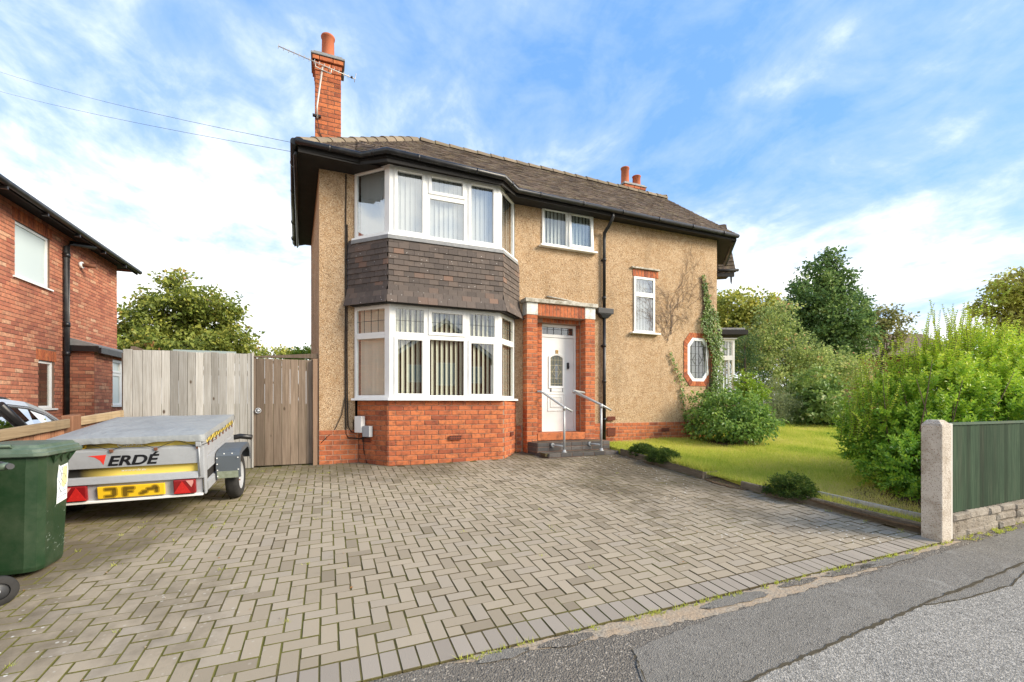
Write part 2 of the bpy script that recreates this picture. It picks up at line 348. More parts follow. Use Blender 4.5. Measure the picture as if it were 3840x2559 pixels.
GALV = mat('galvanised_steel', lambda g: g.mix(g.vor(90, 'Color'), g.mix(g.step(g.noise(3, 5, .7), .4, .7), (.40, .415, .43), (.52, .535, .55)), (.46, .48, .50)), .5, .5, metal=.35, bump=lambda g: g.noise(6, 2), bd=.004)
RAILM = mat('grey_painted_tube', (.42, .43, .43), .45, .5, metal=.3)
CONC = mat('exposed_concrete', lambda g: g.mix(g.step(g.vor(70, 'Distance'), .32, .18), g.mix(g.step(g.noise(3.5, 5, .7), .42, .68), (.56, .50, .42), (.30, .24, .175)), (.24, .16, .11)), .95, .1, bump=lambda g: g.vor(70), bd=.004)
CONCS = mat('smooth_concrete', lambda g: g.mix(g.noise(8, 5, .7), (.52, .48, .42), (.66, .62, .56)), .95, .1)
ROCK = mat('rock_faced_concrete', lambda g: g.mix(g.step(g.noise(7, 5, .7), .4, .7), (.50, .44, .36), (.25, .21, .165)), .95, .1, bump=lambda g: g.noise(16, 6, .75), bd=.06)
def c_paver(g):
    base = g.ramp(g.rnd(), [(0, (.23, .188, .130)), (.10, (.32, .266, .19)), (.6, (.38, .316, .228)), (.85, (.345, .294, .225)), (1, (.405, .338, .245))])
    c = g.mix(g.m('MULTIPLY', g.noise(160, 2, .6), .30), base, (.20, .18, .15))
    x, y, z = g.sep()
    n = g.noise(.95, 4, .62); n2 = g.noise(7, 4, .7)
    # algae and dirt: strongest along the fence side, in front of the door and along the garden edge
    edge = g.m('MAXIMUM', g.step(x, -.5, -2.6), g.m('MAXIMUM', g.m('MULTIPLY', g.step(x, 2.2, 5.0), g.step(y, 2.9, 5.4)), g.m('MULTIPLY', g.step(y, 6.2, 8.0), .9)))
    st = g.step(g.m('ADD', g.m('ADD', n, g.m('MULTIPLY', n2, .4)), g.m('MULTIPLY', edge, .46)), .80, 1.08)
    c = g.mix(g.m('MULTIPLY', st, .82), c, (.115, .095, .064))
    gr = g.m('MULTIPLY', g.m('MULTIPLY', g.step(x, .5, -1.2), g.step(y, 5.2, 7.2)), g.step(g.noise(2.2, 4), .4, .65))
    c = g.mix(g.m('MULTIPLY', gr, .65), c, (.14, .145, .045))
    sp = g.m('MULTIPLY', g.step(g.vor(16, 'Distance'), .17, .12), g.m('MULTIPLY', g.step(g.noise(.7, 3), .42, .6), g.m('MAXIMUM', g.step(x, 2.2, 4.6), g.m('MULTIPLY', g.step(x, -.2, -1.6), g.step(y, 5, 3.4)))))
    return g.mix(sp, c, (.75, .74, .68))
PAVER = mat('concrete_paver', c_paver, .95, .05, bump=lambda g: g.noise(170, 2), bd=.0025)
PAVERE = mat('grey_edge_paver', lambda g: g.mix(g.m('MULTIPLY', g.noise(170, 2), .3), g.ramp(g.rnd(), [(0, (.28, .24, .192)), (.5, (.315, .272, .218)), (1, (.345, .298, .24))]), (.2, .18, .16)), .9, .2, bump=lambda g: g.noise(170, 2), bd=.0025)
def c_joint(g):
    x, y, z = g.sep()
    k = g.m('ADD', g.noise(1.3, 4, .6), g.m('ADD', g.m('MULTIPLY', g.step(x, 1.8, -1.5), .2), g.m('MULTIPLY', g.noise(11, 3, .6), .35)))
    return g.mix(g.step(k, .62, .92), (.105, .084, .050), (.135, .128, .040))
JOINT = mat('mossy_joint', c_joint, 1., 0., bump=lambda g: g.noise(90, 4), bd=.01)
def c_asph(a, b, chip, sc, amt):
    def f(g):
        c = g.mix(g.noise(2.2, 5, .7), a, b); k = g.sep(g.vor(sc, 'Color'))[0]
        c = g.mix(g.m('MULTIPLY', g.step(k, amt, amt+.14), .85), c, chip); k2 = g.sep(g.vor(sc*.6, 'Color'))[1]
        return g.mix(g.m('MULTIPLY', g.step(k2, .86, .95), .5), c, (.06, .055, .05))
    return f
ASPH = mat('worn_tarmac', c_asph((.115, .102, .085), (.19, .168, .138), (.42, .37, .30), 110, .84), .95, .2, bump=lambda g: g.vor(95), bd=.008)
ASPHG = mat('grey_tarmac', lambda g: g.mix(g.step(g.noise(1.7, 6, .75, None, 1.), .53, .70), c_asph((.155, .143, .122), (.215, .198, .17), (.31, .285, .245), 130, .86)(g), (.285, .268, .235)), .95, .2, bump=lambda g: g.vor(130), bd=.005)
ASPHL = mat('pale_stone_chip_tarmac', c_asph((.20, .188, .165), (.265, .248, .215), (.42, .39, .34), 110, .62), .95, .2, bump=lambda g: g.vor(120), bd=.005)
SAND = mat('crumbled_mortar_and_sand', lambda g: g.mix(g.step(g.noise(9, 4, .7), .4, .62), (.36, .275, .19), g.mix(g.noise(40), (.48, .42, .33), (.15, .12, .09))), .95, .1, bump=lambda g: g.noise(50, 4), bd=.01)
CRACK = mat('dirt_filled_crack', lambda g: g.mix(g.noise(14, 4), (.05, .042, .03), (.13, .11, .075)), 1., 0.)
SOIL = mat('soil', lambda g: g.mix(g.noise(9, 5, .7), (.085, .055, .034), (.19, .135, .085)), 1., 0., bump=lambda g: g.noise(30, 4), bd=.03)
GRND = mat('ground', lambda g: g.mix(g.noise(.6, 5), (.10, .11, .04), (.17, .15, .08)), 1., 0.)
LAWN = mat('lawn_turf', lambda g: g.mix(g.noise(2.2, 5, .65), (.25, .31, .045), (.62, .57, .13)), 1., 0., bump=lambda g: g.noise(60, 4), bd=.02)
def leafm(name, stops, rough=.5, spec=.3, trans=.42):
    return mat(name, lambda g: g.ramp(g.attr(), stops), rough, spec, trans=trans)
GRASS = leafm('grass_blade', [(0, (.30, .40, .05)), (.5, (.54, .58, .10)), (.85, (.66, .63, .16)), (1, (.70, .60, .25))], .7, .1, .45)
# ================================================================== THE SETTING
def sheet(name, xs, ys, dz, mt, **kw):
    X, Y = np.meshgrid(xs, ys); V = np.stack([X, Y, gzv(X, Y)+dz], -1).reshape(-1, 3); nx = len(xs)
    F = [(j*nx+i, j*nx+i+1, (j+1)*nx+i+1, (j+1)*nx+i) for j in range(len(ys)-1) for i in range(nx-1)]
    return np_obj(name, V, F, mt, **kw)
sheet('ground', [-400, -60, -20, -9, -3, 3, 9, 15, 30, 80, 400], [-400, -60, -20, -8, -2, -.5, 2, 5, 8, 9.5, 14, 40, 120, 600], -.12, GRND, kind='structure')
def flat_poly(name, pts, dz, mt, skirt=0, **kw):         # a thin sheet that follows the slope of the ground
    import bmesh
    bm = bmesh.new(); vs = [bm.verts.new((x, y, ground_z(x, y)+dz)) for x, y in pts]; bm.faces.new(vs)
    if skirt:
        lo_ = [bm.verts.new((x, y, ground_z(x, y)+dz-skirt)) for x, y in pts]; n_ = len(pts)
        for i in range(n_): bm.faces.new((vs[i], vs[(i+1) % n_], lo_[(i+1) % n_], lo_[i]))
    bmesh.ops.triangulate(bm, faces=bm.faces); bmesh.ops.recalc_face_normals(bm, faces=bm.faces)
    for f in bm.faces:
        if f.normal.z < -.01: f.normal_flip()
    me = bpy.data.meshes.new(name); bm.to_mesh(me); bm.free(); me.materials.append(mt); c = V3(pts[0]).to_3d()*0
    return new_obj(name, me, kw.pop('parent', None), c, **kw)
def ragged(pts, amp, step=.06):
    out = []
    for (a, b) in zip(pts, pts[1:]+pts[:1]):
        L = math.hypot(b[0]-a[0], b[1]-a[1]); n = max(1, int(L/step))
        for i in range(n):
            t = i/n; k = amp if 0 < i else 0
            out.append((a[0]+(b[0]-a[0])*t+random.uniform(-k, k), a[1]+(b[1]-a[1])*t+random.uniform(-k, k)))
    return out
# street: dark worn tarmac in front of the drive, a smooth grey trench patch, pale stone chippings beyond
sheet('pavement', list(np.linspace(-8, 15, 24)), [-2.5, -.5, .5, 1.5, 2.474], -.012, ASPH, kind='structure')
sheet('road', [-60, -20, -9, 0, 9, 15, 60], [-9, -6, -2.5], -.10, ASPHG, kind='structure')
sheet('far_pavement', [-60, -9, 0, 9, 15, 60], [-11, -9], -.02, ASPHG, kind='structure')
flat_poly('grey_tarmac_strip', ragged([(1.66, 2.19), (2.4, 2.285), (3.5, 2.30), (4.6, 2.31), (5.6, 2.36), (7.5, 2.43), (12, 2.44), (12, 2.05), (5.57, 1.86), (4.9, 1.74), (4.25, 1.76), (3.9, 1.82), (2.9, 1.77), (2.0, 1.72), (1.2, 1.2), (1.1, .9), (1.35, 1.5)], .012), -.006, ASPHG, kind='structure')
flat_poly('stone_chip_tarmac', ragged([(2.02, 1.735), (2.9, 1.795), (3.9, 1.855), (4.25, 1.80), (4.9, 1.78), (5.57, 1.90), (12, 2.1), (12, -2), (1.3, -2), (1.2, .9), (1.25, 1.15)], .012), -.003, ASPHL, kind='structure')
cr = MB()
for pts, w in (([(1.66, 2.19), (1.58, 2.0), (1.40, 1.6), (1.2, 1.1)], .007), ([(2.02, 1.738), (2.45, 1.768), (2.9, 1.798), (3.4, 1.83), (3.9, 1.862), (4.6, 1.90), (5.57, 1.95), (7.5, 2.01)], .009), ([(3.9, 1.855), (4.25, 1.80), (4.9, 1.78), (5.57, 1.90)], .006)):
    q = []
    for a, b in zip(pts, pts[1:]):
        for i in range(10): t = i/10; q.append(V3((a[0]+(b[0]-a[0])*t+random.uniform(-.006, .006), a[1]+(b[1]-a[1])*t+random.uniform(-.008, .008), 0)))
    for i, (a, b) in enumerate(zip(q, q[1:])):
        ww = w*random.uniform(.4, 1.5); P = lambda p, s: (p.x, p.y+s*ww, ground_z(p.x, p.y)-.0005)
        cr.quad(P(a, -1), P(b, -1), P(b, 1), P(a, 1))
cr.build('pavement_cracks', CRACK, kind='stuff')
flat_poly('crumbled_edge', ragged([(.6, 2.468), (1.5, 2.468), (3, 2.468), (4.4, 2.468), (5.7, 2.468), (5.75, 2.44), (4.9, 2.40), (3.9, 2.33), (3.2, 2.31), (2.5, 2.30), (1.9, 2.33), (1.3, 2.38), (.8, 2.43)], .016, .05), -.0095, SAND, kind='structure')
for k, (x, w, d) in enumerate([(.95, .16, .05), (1.35, .2, .06), (2.75, .34, .07), (4.0, .34, .06), (4.55, .42, .06), (3.4, .2, .05)]):
    n = 22; flat_poly('tarmac_lump', [(x+w*math.cos(2*PI*i/n)*random.uniform(.72, 1.12), 2.466-d+d*math.sin(2*PI*i/n)*random.uniform(.55, .98)) for i in range(n)], -.004, ASPH if k % 2 else ASPHG, kind='structure')
# driveway: mossy bed + herringbone concrete pavers
M_ = .1025; U0, V0 = -.024, 2.683
dw = sheet('driveway', list(np.linspace(-3.2, 5.72, 40)), list(np.linspace(2.478, 8.35, 30)), -.0035, JOINT, kind='structure')
def garden_edge(v): return 5.25+(5.19-v)*.149 if v < 5.19 else 5.22
def in_drive(u, v):
    if u > garden_edge(v)+.02 or v > 8.17 or u < -2.72: return False
    if v > 7.62 and .95 < u < 3.0: return False
    if u > .5 and u < 3.44 and v > 7.6+max(0, (.97-u), (u-2.97))*1.12: return False
    if u > 3.66 and v > 7.36+max(0, 3.74-u)*3: return False
    if -.12 < u and v > 8.12: return False
    return True
A, B = .0757, .018
NZ = V3((-B, -A, 1)).normalized(); XV = V3((1, 0, B)).normalized(); YV = NZ.cross(XV)
pv, pe = [], []
def pave(lst, u, v, lu, lv):
    h = random.uniform(-.0022, .0022); t = V3((random.uniform(-.011, .011), random.uniform(-.011, .011), 0))
    Z = (NZ+t).normalized(); X = (XV-Z*XV.dot(Z)).normalized(); Y = Z.cross(X); g_ = .0056
    c = V3((u+random.uniform(-.0008, .0008), v+random.uniform(-.0008, .0008), -1.63+B*u+A*v+h-.03))
    lst.append(('paver', frame_m(c, X, Y, Z, ((lu-g_)/.1, (lv-g_)/.2, 1)), lu*lv))
for j in range(0, 58):
    for i in range(-31, 62):
        s_ = (i+j) % 4; u, v = U0+i*M_, V0+j*M_
        if s_ == 0: q = (u+M_, v+M_/2, 2*M_, M_)
        elif s_ == 2: q = (u+M_/2, v+M_, M_, 2*M_)
        else: continue
        if in_drive(q[0], q[1]): pave(pv, *q)
        elif s_ == 2 and j == -1: pass
# the cut halves along the header course
for i in range(-31, 62):
    u = U0+i*M_
    if (i-1) % 4 == 2 and in_drive(u+M_/2, V0+.05): pave(pv, u+M_/2, V0+M_/2, M_, M_)
for i in range(-31, 56): pave(pe, U0+(i+.5)*M_, V0-.104, M_, .203)
emit_multi([(pv, dw, 'paver_field')], 'paver', PAVER, 222)
emit_multi([(pe, dw, 'edge_paver_row')], 'edge_paver', PAVERE, 78)
# ================================================================== THE RENDERED HOUSE
XA = V3((1, 0, 0)); VF = 8.15; ZG = -1.12                     # facade plane and foot of the walls
house = thing('rendered_house', (4.2, 9.8, -1.05), 'tan pebble-dashed two-storey house with a full-height bay window and white front door', 'house')
hb = []                                                       # all brick groups of the house
w = MB()
holes = [(.48+.08, 3.42+.08, 0, 5.05), (4.0+.08, 5.19+.08, 3.13-ZG, 3.905-ZG), (6.22+.08, 6.78+.08, 1.53-ZG, 2.755-ZG), (7.73+.08, 8.35+.08, .505-ZG, 1.5-ZG), (3.80+.08, 4.90+.08, 0, 1.71-ZG)]
FO = V3((-.08, VF, ZG))
wall_mesh(w, FO, XA, 8.71, 5.05, holes, .11)
lw = V3((-.055, 1, 0)).normalized()                          # left wall, slightly splayed; right wall turned 45 degrees
w.quad((-.08, VF, ZG), (-.08, VF, 3.93), (-.30, 12.1, 3.93), (-.30, 12.1, ZG))
w.quad((8.63, VF, ZG), (11.2, 10.7, ZG), (11.2, 10.7, 3.80), (8.63, VF, 3.93))
w.quad((11.2, 10.7, ZG), (9.0, 13.5, ZG), (9.0, 13.5, 3.80), (11.2, 10.7, 3.80)); w.quad((9.0, 13.5, ZG), (-.3, 12.1, ZG), (-.3, 12.1, 3.93), (9.0, 13.5, 3.93))
wall = w.build('wall', ROUGH, house)
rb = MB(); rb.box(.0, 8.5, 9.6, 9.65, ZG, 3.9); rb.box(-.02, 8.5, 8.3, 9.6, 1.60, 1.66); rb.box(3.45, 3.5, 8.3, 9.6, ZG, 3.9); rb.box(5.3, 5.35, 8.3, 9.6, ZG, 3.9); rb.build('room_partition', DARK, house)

# ---- windows
def window(name, O, R, w, h, lights, fw=.05, blind=None, closed=True, gl=GLASS, back=.10, sill=None, lead=(), wmat=WHITE, smat=WHITE, par=None, dep=.06):
    O = V3(O); R = V3(R).normalized(); N = nrm(R); f = MB(); panes = []
    for (a, b, c, d, k) in lights:
        q = fw if k == 'f' else .032
        f.lbox(O, R, a, a+q, c, d, -dep, 0); f.lbox(O, R, b-q, b, c, d, -dep, 0); f.lbox(O, R, a+q, b-q, c, c+q, -dep, 0); f.lbox(O, R, a+q, b-q, d-q, d, -dep, 0)
        if k == 'o':
            a2, b2, c2, d2 = a+.026, b-.026, c+.026, d-.026; q2 = .052
            f.lbox(O, R, a2, a2+q2, c2, d2, -.04, .014); f.lbox(O, R, b2-q2, b2, c2, d2, -.04, .014); f.lbox(O, R, a2+q2, b2-q2, c2, c2+q2, -.04, .014); f.lbox(O, R, a2+q2, b2-q2, d2-q2, d2, -.04, .014); q = .078
        panes.append((a+q, b-q, c+q, d-q))
    fr = f.build(name, wmat, par or house, bevel=.004)
    for i, (a, b, c, d) in enumerate(panes):
        P = lambda x, y, dd: O+R*x+ZZ*y+N*dd
        MB().quad(P(a, c, -.022), P(b, c, -.022), P(b, d, -.022), P(a, d, -.022)).build('pane', gl, fr)
        if i in lead:
            l = MB(); n = 3 if b-a > .2 else 1
            for j in range(1, n+1): x = a+(b-a)*j/(n+1); l.lbox(O, R, x-.0035, x+.0035, c, d, -.0215, -.017)
            ym = (c+d)/2; l.lbox(O, R, a, b, ym-.0035, ym+.0035, -.0210, -.0165); l.build('leading', LEADB, fr)
    if blind:
        bm, ang, pitch, sw = blind; n = int((w-.08)/pitch)
        for i in range(n):
            x = .06+pitch*(i+.5); th = ang+random.uniform(-.06, .06); X = R*math.cos(th)-N*math.sin(th)
            o = bpy.data.objects.new('blind_slat', tmesh('slat', bm)); COL.objects.link(o); o.parent = fr
            M = frame_m(O+R*x+ZZ*(h/2)-N*back, X, X.cross(ZZ)*-1, ZZ, (sw/.08, 1, h-.06)); M.translation -= ORG[fr.name]; o.matrix_basis = M
    if sill:
        s = MB(); s.lbox(O, R, -sill, w+sill, -.035, 0, -.06, .075); s.build('sill', smat, fr, bevel=.004)
    return fr
BL, BR = V3((.98, 7.61, 0)), V3((2.905, 7.61, 0)); JL, JR = V3((.47, 8.13, 0)), V3((3.40, 8.13, 0))
bw = (BR-BL).x; RL = (BL-JL).normalized(); RRt = (JR-BR).normalized(); lenL = (BL-JL).length; lenR = (JR-BR).length
m1, m2 = 1.592-BL.x, 2.288-BL.x; PW = .05                    # corner posts
# upper bay
z0, z1 = 2.755, 3.885; hh = z1-z0; kb = (BLINDG, .25, .082, .084)
window('bay_window', BL+ZZ*z0+XA*PW, XA, bw-2*PW, hh, [(0, m1-PW, 0, hh, 'o'), (m1-PW, m2-PW, 0, .735, 'f'), (m1-PW, m2-PW, .735, hh, 'o'), (m2-PW, bw-2*PW, 0, hh, 'o')], blind=kb, gl=GLASSU)
window('bay_window', JL+ZZ*z0, RL, lenL-PW, hh, [(0, lenL-PW, 0, hh, 'f')], blind=kb, gl=GLASSU)
window('bay_window', BR+ZZ*z0+RRt*PW, RRt, lenR-PW, hh, [(0, lenR-PW, 0, hh, 'f')], blind=kb, gl=GLASSU)
# lower bay with leaded top lights
y0, y1 = .075, 1.60; h2 = y1-y0; tr = 1.115-y0; kb = (BLIND, .74, .083, .088)
window('bay_window', BL+ZZ*y0+XA*PW, XA, bw-2*PW, h2, [(0, m1-PW, 0, tr, 'o'), (0, m1-PW, tr, h2, 'f'), (m1-PW, m2-PW, 0, tr, 'f'), (m1-PW, m2-PW, tr, h2, 'o'), (m2-PW, bw-2*PW, 0, tr, 'o'), (m2-PW, bw-2*PW, tr, h2, 'f')], blind=kb, lead=(1, 3, 5))
window('bay_window', JL+ZZ*y0, RL, lenL-PW, h2, [(0, lenL-PW, 0, tr, 'f'), (0, lenL-PW, tr, h2, 'f')], blind=(BLIND, .5, .083, .086), lead=(1,))
window('bay_window', BR+ZZ*y0+RRt*PW, RRt, lenR-PW, h2, [(0, lenR-PW, 0, tr, 'f'), (0, lenR-PW, tr, h2, 'f')], blind=(BLIND, .25, .083, .086), lead=(1,))
for zz0, zz1 in ((z0, z1), (y0, y1)):                         # mitred corner posts
    for (c, a, b) in ((BL, RL, XA), (BR, XA, RRt)):
        p = [c-a*PW, c, c+b*PW]; n = (nrm(a)+nrm(b)).normalized()
        q = [p[0]-nrm(a)*.06, c-n*.065, p[2]-nrm(b)*.06]; pts = [p[0]+nrm(a)*.002, c+n*.003, p[2]+nrm(b)*.002, q[2], q[1], q[0]]
        recalc(MB().prism([(t.x, t.y, zz0) for t in pts], (0, 0, zz1-zz0)).build('corner_post', WHITE, house))
def bay_path(off, zc, dz=0):                                  # the bay outline pushed outwards
    n1, n2, n3 = nrm(RL), nrm(XA), nrm(RRt); k = off/math.cos((PI/2-math.atan2(.52, .51))/2*1.0) if False else off
    a1 = (n1+n2).normalized(); a2 = (n2+n3).normalized()
    return [JL+n1*off-RL*.0, BL+a1*(off/a1.dot(n2)), BR+a2*(off/a2.dot(n2)), JR+n3*off]
def bay_band(name, offs, za, zb, mt, inner=-.05, **kw):       # a band round the bay, offset at bottom / top
    lo, hi = bay_path(offs[0], 0), bay_path(offs[1], 0); li, hi_ = bay_path(inner, 0), bay_path(inner, 0); mb = MB()
    for i in range(3):
        P = lambda q, z: (q.x, q.y, z)
        mb.hexa([P(lo[i], za), P(lo[i+1], za), P(li[i+1], za), P(li[i], za), P(hi[i], zb), P(hi[i+1], zb), P(hi_[i+1], zb), P(hi_[i], zb)])
    return mb.build(name, mt, house, **kw)
bay_band('sill', (.085, .075), .04, .0745, WHITE); bay_band('sill', (.075, .065), 2.72, 2.7545, WHITE)
bay_band('lead_flashing', (.085, .075), 2.655, 2.7195, LEAD)
bay_band('soffit', (.0, .0), 1.601, 1.615, WPAINT)
# tile hung apron, kicked out at the foot
tp = []
for seg in range(3):
    nrow = 12; lo, hi = bay_path(.16, 0), bay_path(.045, 0); zlo, zhi = 1.615, 2.70
    for r in range(nrow):
        t0 = (r+.5)/nrow; kick = .16*max(0, 1-t0*3.2)**1.5*.62+.045+(.02 if t0 < .9 else .01); pa = bay_path(kick, 0); a, b = pa[seg], pa[seg+1]
        if seg == 0: a = a-RL*.09
        if seg == 2: b = b+RRt*.09
        z = zlo+(zhi-zlo)*t0; d = (b-a); L = d.length; d.normalize(); N = nrm(d); ncol = L/.165; x = -(.0825 if r % 2 else 0.)
        while x < L-.02:
            xa, xb = max(x, 0), min(x+.165, L); x += .165
            if xb-xa < .03: continue
            tilt = .13+(.18 if t0 < .2 else 0)+random.uniform(-.02, .02)
            U = (ZZ*math.cos(tilt)-N*math.sin(tilt)); W = d.cross(U)
            c = a+d*((xa+xb)/2)+ZZ*(z+.012)+N*random.uniform(-.002, .002)
            tp.append(('tile', frame_m(c, d, U, W, ((xb-xa-.003)/.16, .125/.14, 1.1)), (xb-xa)*.09))
bay_band('tile_backing', (.025, .02), 1.617, 2.6545, BLACKT)
apron = bay_band('apron_batten', (.115, .10), 1.612, 1.632, BLACKT)
emit(tp, 'hanging_tile', 'hanging_tiles', house, TILEH, 300)
# brick dado under the bay
dl = [V3((.52, VF+.02, 0)), V3((.965, 7.635, 0)), V3((2.985, 7.605, 0)), V3((3.45, VF+.02, 0))]
dad = MB()
for i in range(3):
    a, b = dl[i], dl[i+1]; r = (b-a).normalized(); n = nrm(r)
    dad.hexa([(*(a-n*.005).xy, ZG), (*(b-n*.005).xy, ZG), (*(b-n*.14).xy, ZG), (*(a-n*.14).xy, ZG), (*(a-n*.005).xy, .039), (*(b-n*.005).xy, .039), (*(b-n*.14).xy, .039), (*(a-n*.14).xy, .039)])
dado = dad.build('bay_base', MORTAR, house); dp = []
for i in range(3):
    a, b = dl[i], dl[i+1]; brick_run(dp, (*a.xy, ZG), (b-a).normalized(), (b-a).length, 1.155, phase=(.06, 0, .1)[i], course=.0825, holes=[(.42, .66, .43, .505), ] if i == 1 and False else [])
hb.append((dp, dado, 'brickwork'))
# plinth either side
for (xa, xb, zt) in ((-.085, .53, -.455), (3.44, 3.56, -.44), (5.12, 8.64, -.43)):
    pp = []; plinth = MB().box(xa, xb, VF-.022, VF+.05, ZG, zt).build('plinth', MORTAR, house); brick_run(pp, (xa, VF-.022, ZG), XA, xb-xa, zt-ZG, phase=.1); hb.append((pp, plinth, 'brickwork'))
# air bricks
for (x, y, z, wd, ht, R) in ((.66, 8.005, -.66, .20, .145, (dl[1]-dl[0]).normalized()), (2.08, 7.60, -.635, .21, .075, XA), (3.25, 7.905, -.62, .16, .075, (dl[3]-dl[2]).normalized()), (5.62, VF-.028, -.375, .2, .085, XA), (5.62, VF-.028, -.70, .2, .17, XA), (7.06, VF-.028, -.64, .2, .075, XA)):
    R = V3(R); ab = MB(); O = V3((x, y, z))-R*(wd/2)
    ab.lbox(O, R, 0, wd, 0, ht, 0, .018); nx, nz = int(wd/.028), int(ht/.028)
    av = ab.build('air_brick', AIRB, house); hl = MB()
    for i in range(nx):
        for k in range(nz): hl.lbox(O, R, (i+.25)*wd/nx, (i+.75)*wd/nx, (k+.22)*ht/nz, (k+.78)*ht/nz, .0182, .0195)
    hl.build('vent_hole_shade', DARK, av)  # raised near-black pads, shade inside the holes put into colour
# ---- upper small window, stair window
window('casement_window', (4.0, VF-.03, 3.135), XA, 1.185, .765, [(0, .59, 0, .765, 'f'), (.59, 1.185, 0, .765, 'f')], blind=(BLINDG, .38, .083, .086), sill=.06)
ow = window('open_casement', (4.592, VF-.015, 3.15), XA, .575, .735, [(0, .575, 0, .735, 'f')], fw=.058, gl=GLASS, dep=.04); ow.rotation_euler = (R_(-3.2), 0, 0); ow.location.y -= .045; ow.location.z += .006
window('stair_window', (6.22, VF-.03, 1.535), XA, .56, 1.215, [(0, .56, 0, .83, 'f'), (0, .56, .83, 1.215, 'f')], blind=(BLINDG, .2, .083, .086), sill=.10, fw=.048, gl=GLASSU)
lt = MB(); lt.lbox((6.15, VF, 2.77), XA, 0, .75, .155, .185, 0, .055); lt.build('coping_strip', STONEW, house)
sl = MB(); sl.lbox((6.19, VF, 2.76), XA, 0, .70, 0, .155, 0, .006); slm = sl.build('window_head', MORTAR, house); sp = []
for i in range(9): sp.append(('brick', frame_m((6.19+.70*(i+.5)/9, VF-.012+.05, 2.76+.0775), ZZ, V3((0, 1, 0)), -XA, (.15/.225, 1, .07/.07)), .01))
hb.append((sp, slm, 'brickwork'))
# ---- octagonal leaded window in a brick surround
def octo(x0, x1, y0, y1, cx, cy): return [(x0+cx, y0), (x1-cx, y0), (x1, y0+cy), (x1, y1-cy), (x1-cx, y1), (x0+cx, y1), (x0, y1-cy), (x0, y0+cy)]
def ring(a, b, d0, d1, mt, name, par):
    mb = MB()
    for i in range(8):
        p, q, r, s = a[i], a[(i+1) % 8], b[(i+1) % 8], b[i]
        mb.hexa([(p[0], VF-d1, p[1]), (q[0], VF-d1, q[1]), (q[0], VF-d0, q[1]), (p[0], VF-d0, p[1]), (s[0], VF-d1, s[1]), (r[0], VF-d1, r[1]), (r[0], VF-d0, r[1]), (s[0], VF-d0, s[1])])
    return recalc(mb.build(name, mt, par))
oi = octo(7.79, 8.285, .565, 1.44, .125, .15); om = octo(7.722, 8.355, .50, 1.505, .145, .17); oo = octo(7.615, 8.46, .39, 1.615, .175, .21)
ow8 = ring(om, oi, -.06, .012, WHITE, 'octagonal_window', house)
MB().add([(x, VF+.02, y) for x, y in oi], [tuple(range(8))]).build('pane', GLASSD, ow8)
l8 = MB(); g8 = MB(); cx, cy = 8.0375, 1.0
for z in (.70, .865, 1.0, 1.14, 1.31): l8.box(7.79, 8.285, VF+.012, VF+.018, z-.004, z+.004)
for x in (7.86, 7.985, 8.09, 8.215): l8.box(x-.004, x+.004, VF+.0115, VF+.0175, .57, 1.435)
for sx in (-1, 1):
    for sz in (-1, 1): l8.prism([(cx+sx*.05, VF+.011, cy+sz*.12), (cx+sx*.058, VF+.011, cy+sz*.12), (cx+sx*.148, VF+.011, cy), (cx+sx*.14, VF+.011, cy)], (0, .005, 0))
l8.build('leading', LEADB, ow8)
for x0, x1, m_ in ((7.795, 7.857, GLASSY), (8.218, 8.28, GLASSY), (7.99, 8.086, GLASSB)): MB().quad((x0, VF+.0235, .72 if m_ is GLASSY else .70), (x1, VF+.0235, .72 if m_ is GLASSY else .70), (x1, VF+.0235, 1.30), (x0, VF+.0235, 1.30)).build('coloured_pane', m_, ow8)
MB().box(7.7, 8.4, VF+.12, VF+.125, .45, 1.55).build('net_curtain', BLINDG, ow8)
orr = ring(oo, om, -.03, .004, MORTAR, 'octagonal_surround', house)
for i in range(8):                                            # its bricks, cut to the mitres
    p, q, r, s = oo[i], oo[(i+1) % 8], om[(i+1) % 8], om[i]; L = math.hypot(q[0]-p[0], q[1]-p[1]); n = max(2, round(L/.083))
    for k in range(n):
        e = .004/L; t0, t1 = k/n+e, (k+1)/n-e; I = lambda a, b, t: (a[0]+(b[0]-a[0])*t, a[1]+(b[1]-a[1])*t)
        pts = [I(p, q, t0), I(p, q, t1), I(s, r, t1), I(s, r, t0)]
        recalc(MB().prism([(x, VF-.013-random.uniform(0, .003), z) for x, z in pts], (0, .05, 0)).build('brick', BRICK, orr))
# ---- porch: two brick piers, white blocks, soldier course, coping
pc = MB(); pr = []
VP = 7.955; ZS = -.75
for xa, xb in ((3.585, 3.815), (4.885, 5.118)):
    pc.box(xa+.006, xb-.006, VP+.006, VF+.16, -1.05, 1.70)
    brick_run(pr, (xa, VP+.006, -1.05), XA, xb-xa, 2.75, course=.0835, L=.236)
    brick_run(pr, (xb-.006, VP, -1.05), (0, 1, 0), .19+.15, 2.75, course=.0835, L=.24)
    brick_run(pr, (xa+.006, VF, -1.05), (0, -1, 0), VF-VP, 2.75, course=.0835, L=.24)
pc.box(3.80, 4.03, 8.2, 8.42, ZS, 1.70); pc.box(4.862, 4.90, 8.2, 8.42, ZS, 1.70); pc.box(3.80, 4.90, 8.17, 8.42, 1.603, 1.70); pc.box(3.821, 4.879, VP+.006, VF+.1, 1.69, 1.93)
brick_run(pr, (3.815, 8.194, ZS), XA, .215, 2.35, course=.0835, L=.24); brick_run(pr, (4.862+.0, 8.425, ZS), (0, -1, 0), .22, 2.35, course=.0835, L=.24) if False else None
porch = pc.build('door_surround', MORTAR, house)
brick_run(pr, (4.856, 8.19, ZS), XA, .04, 2.45, course=.0835)
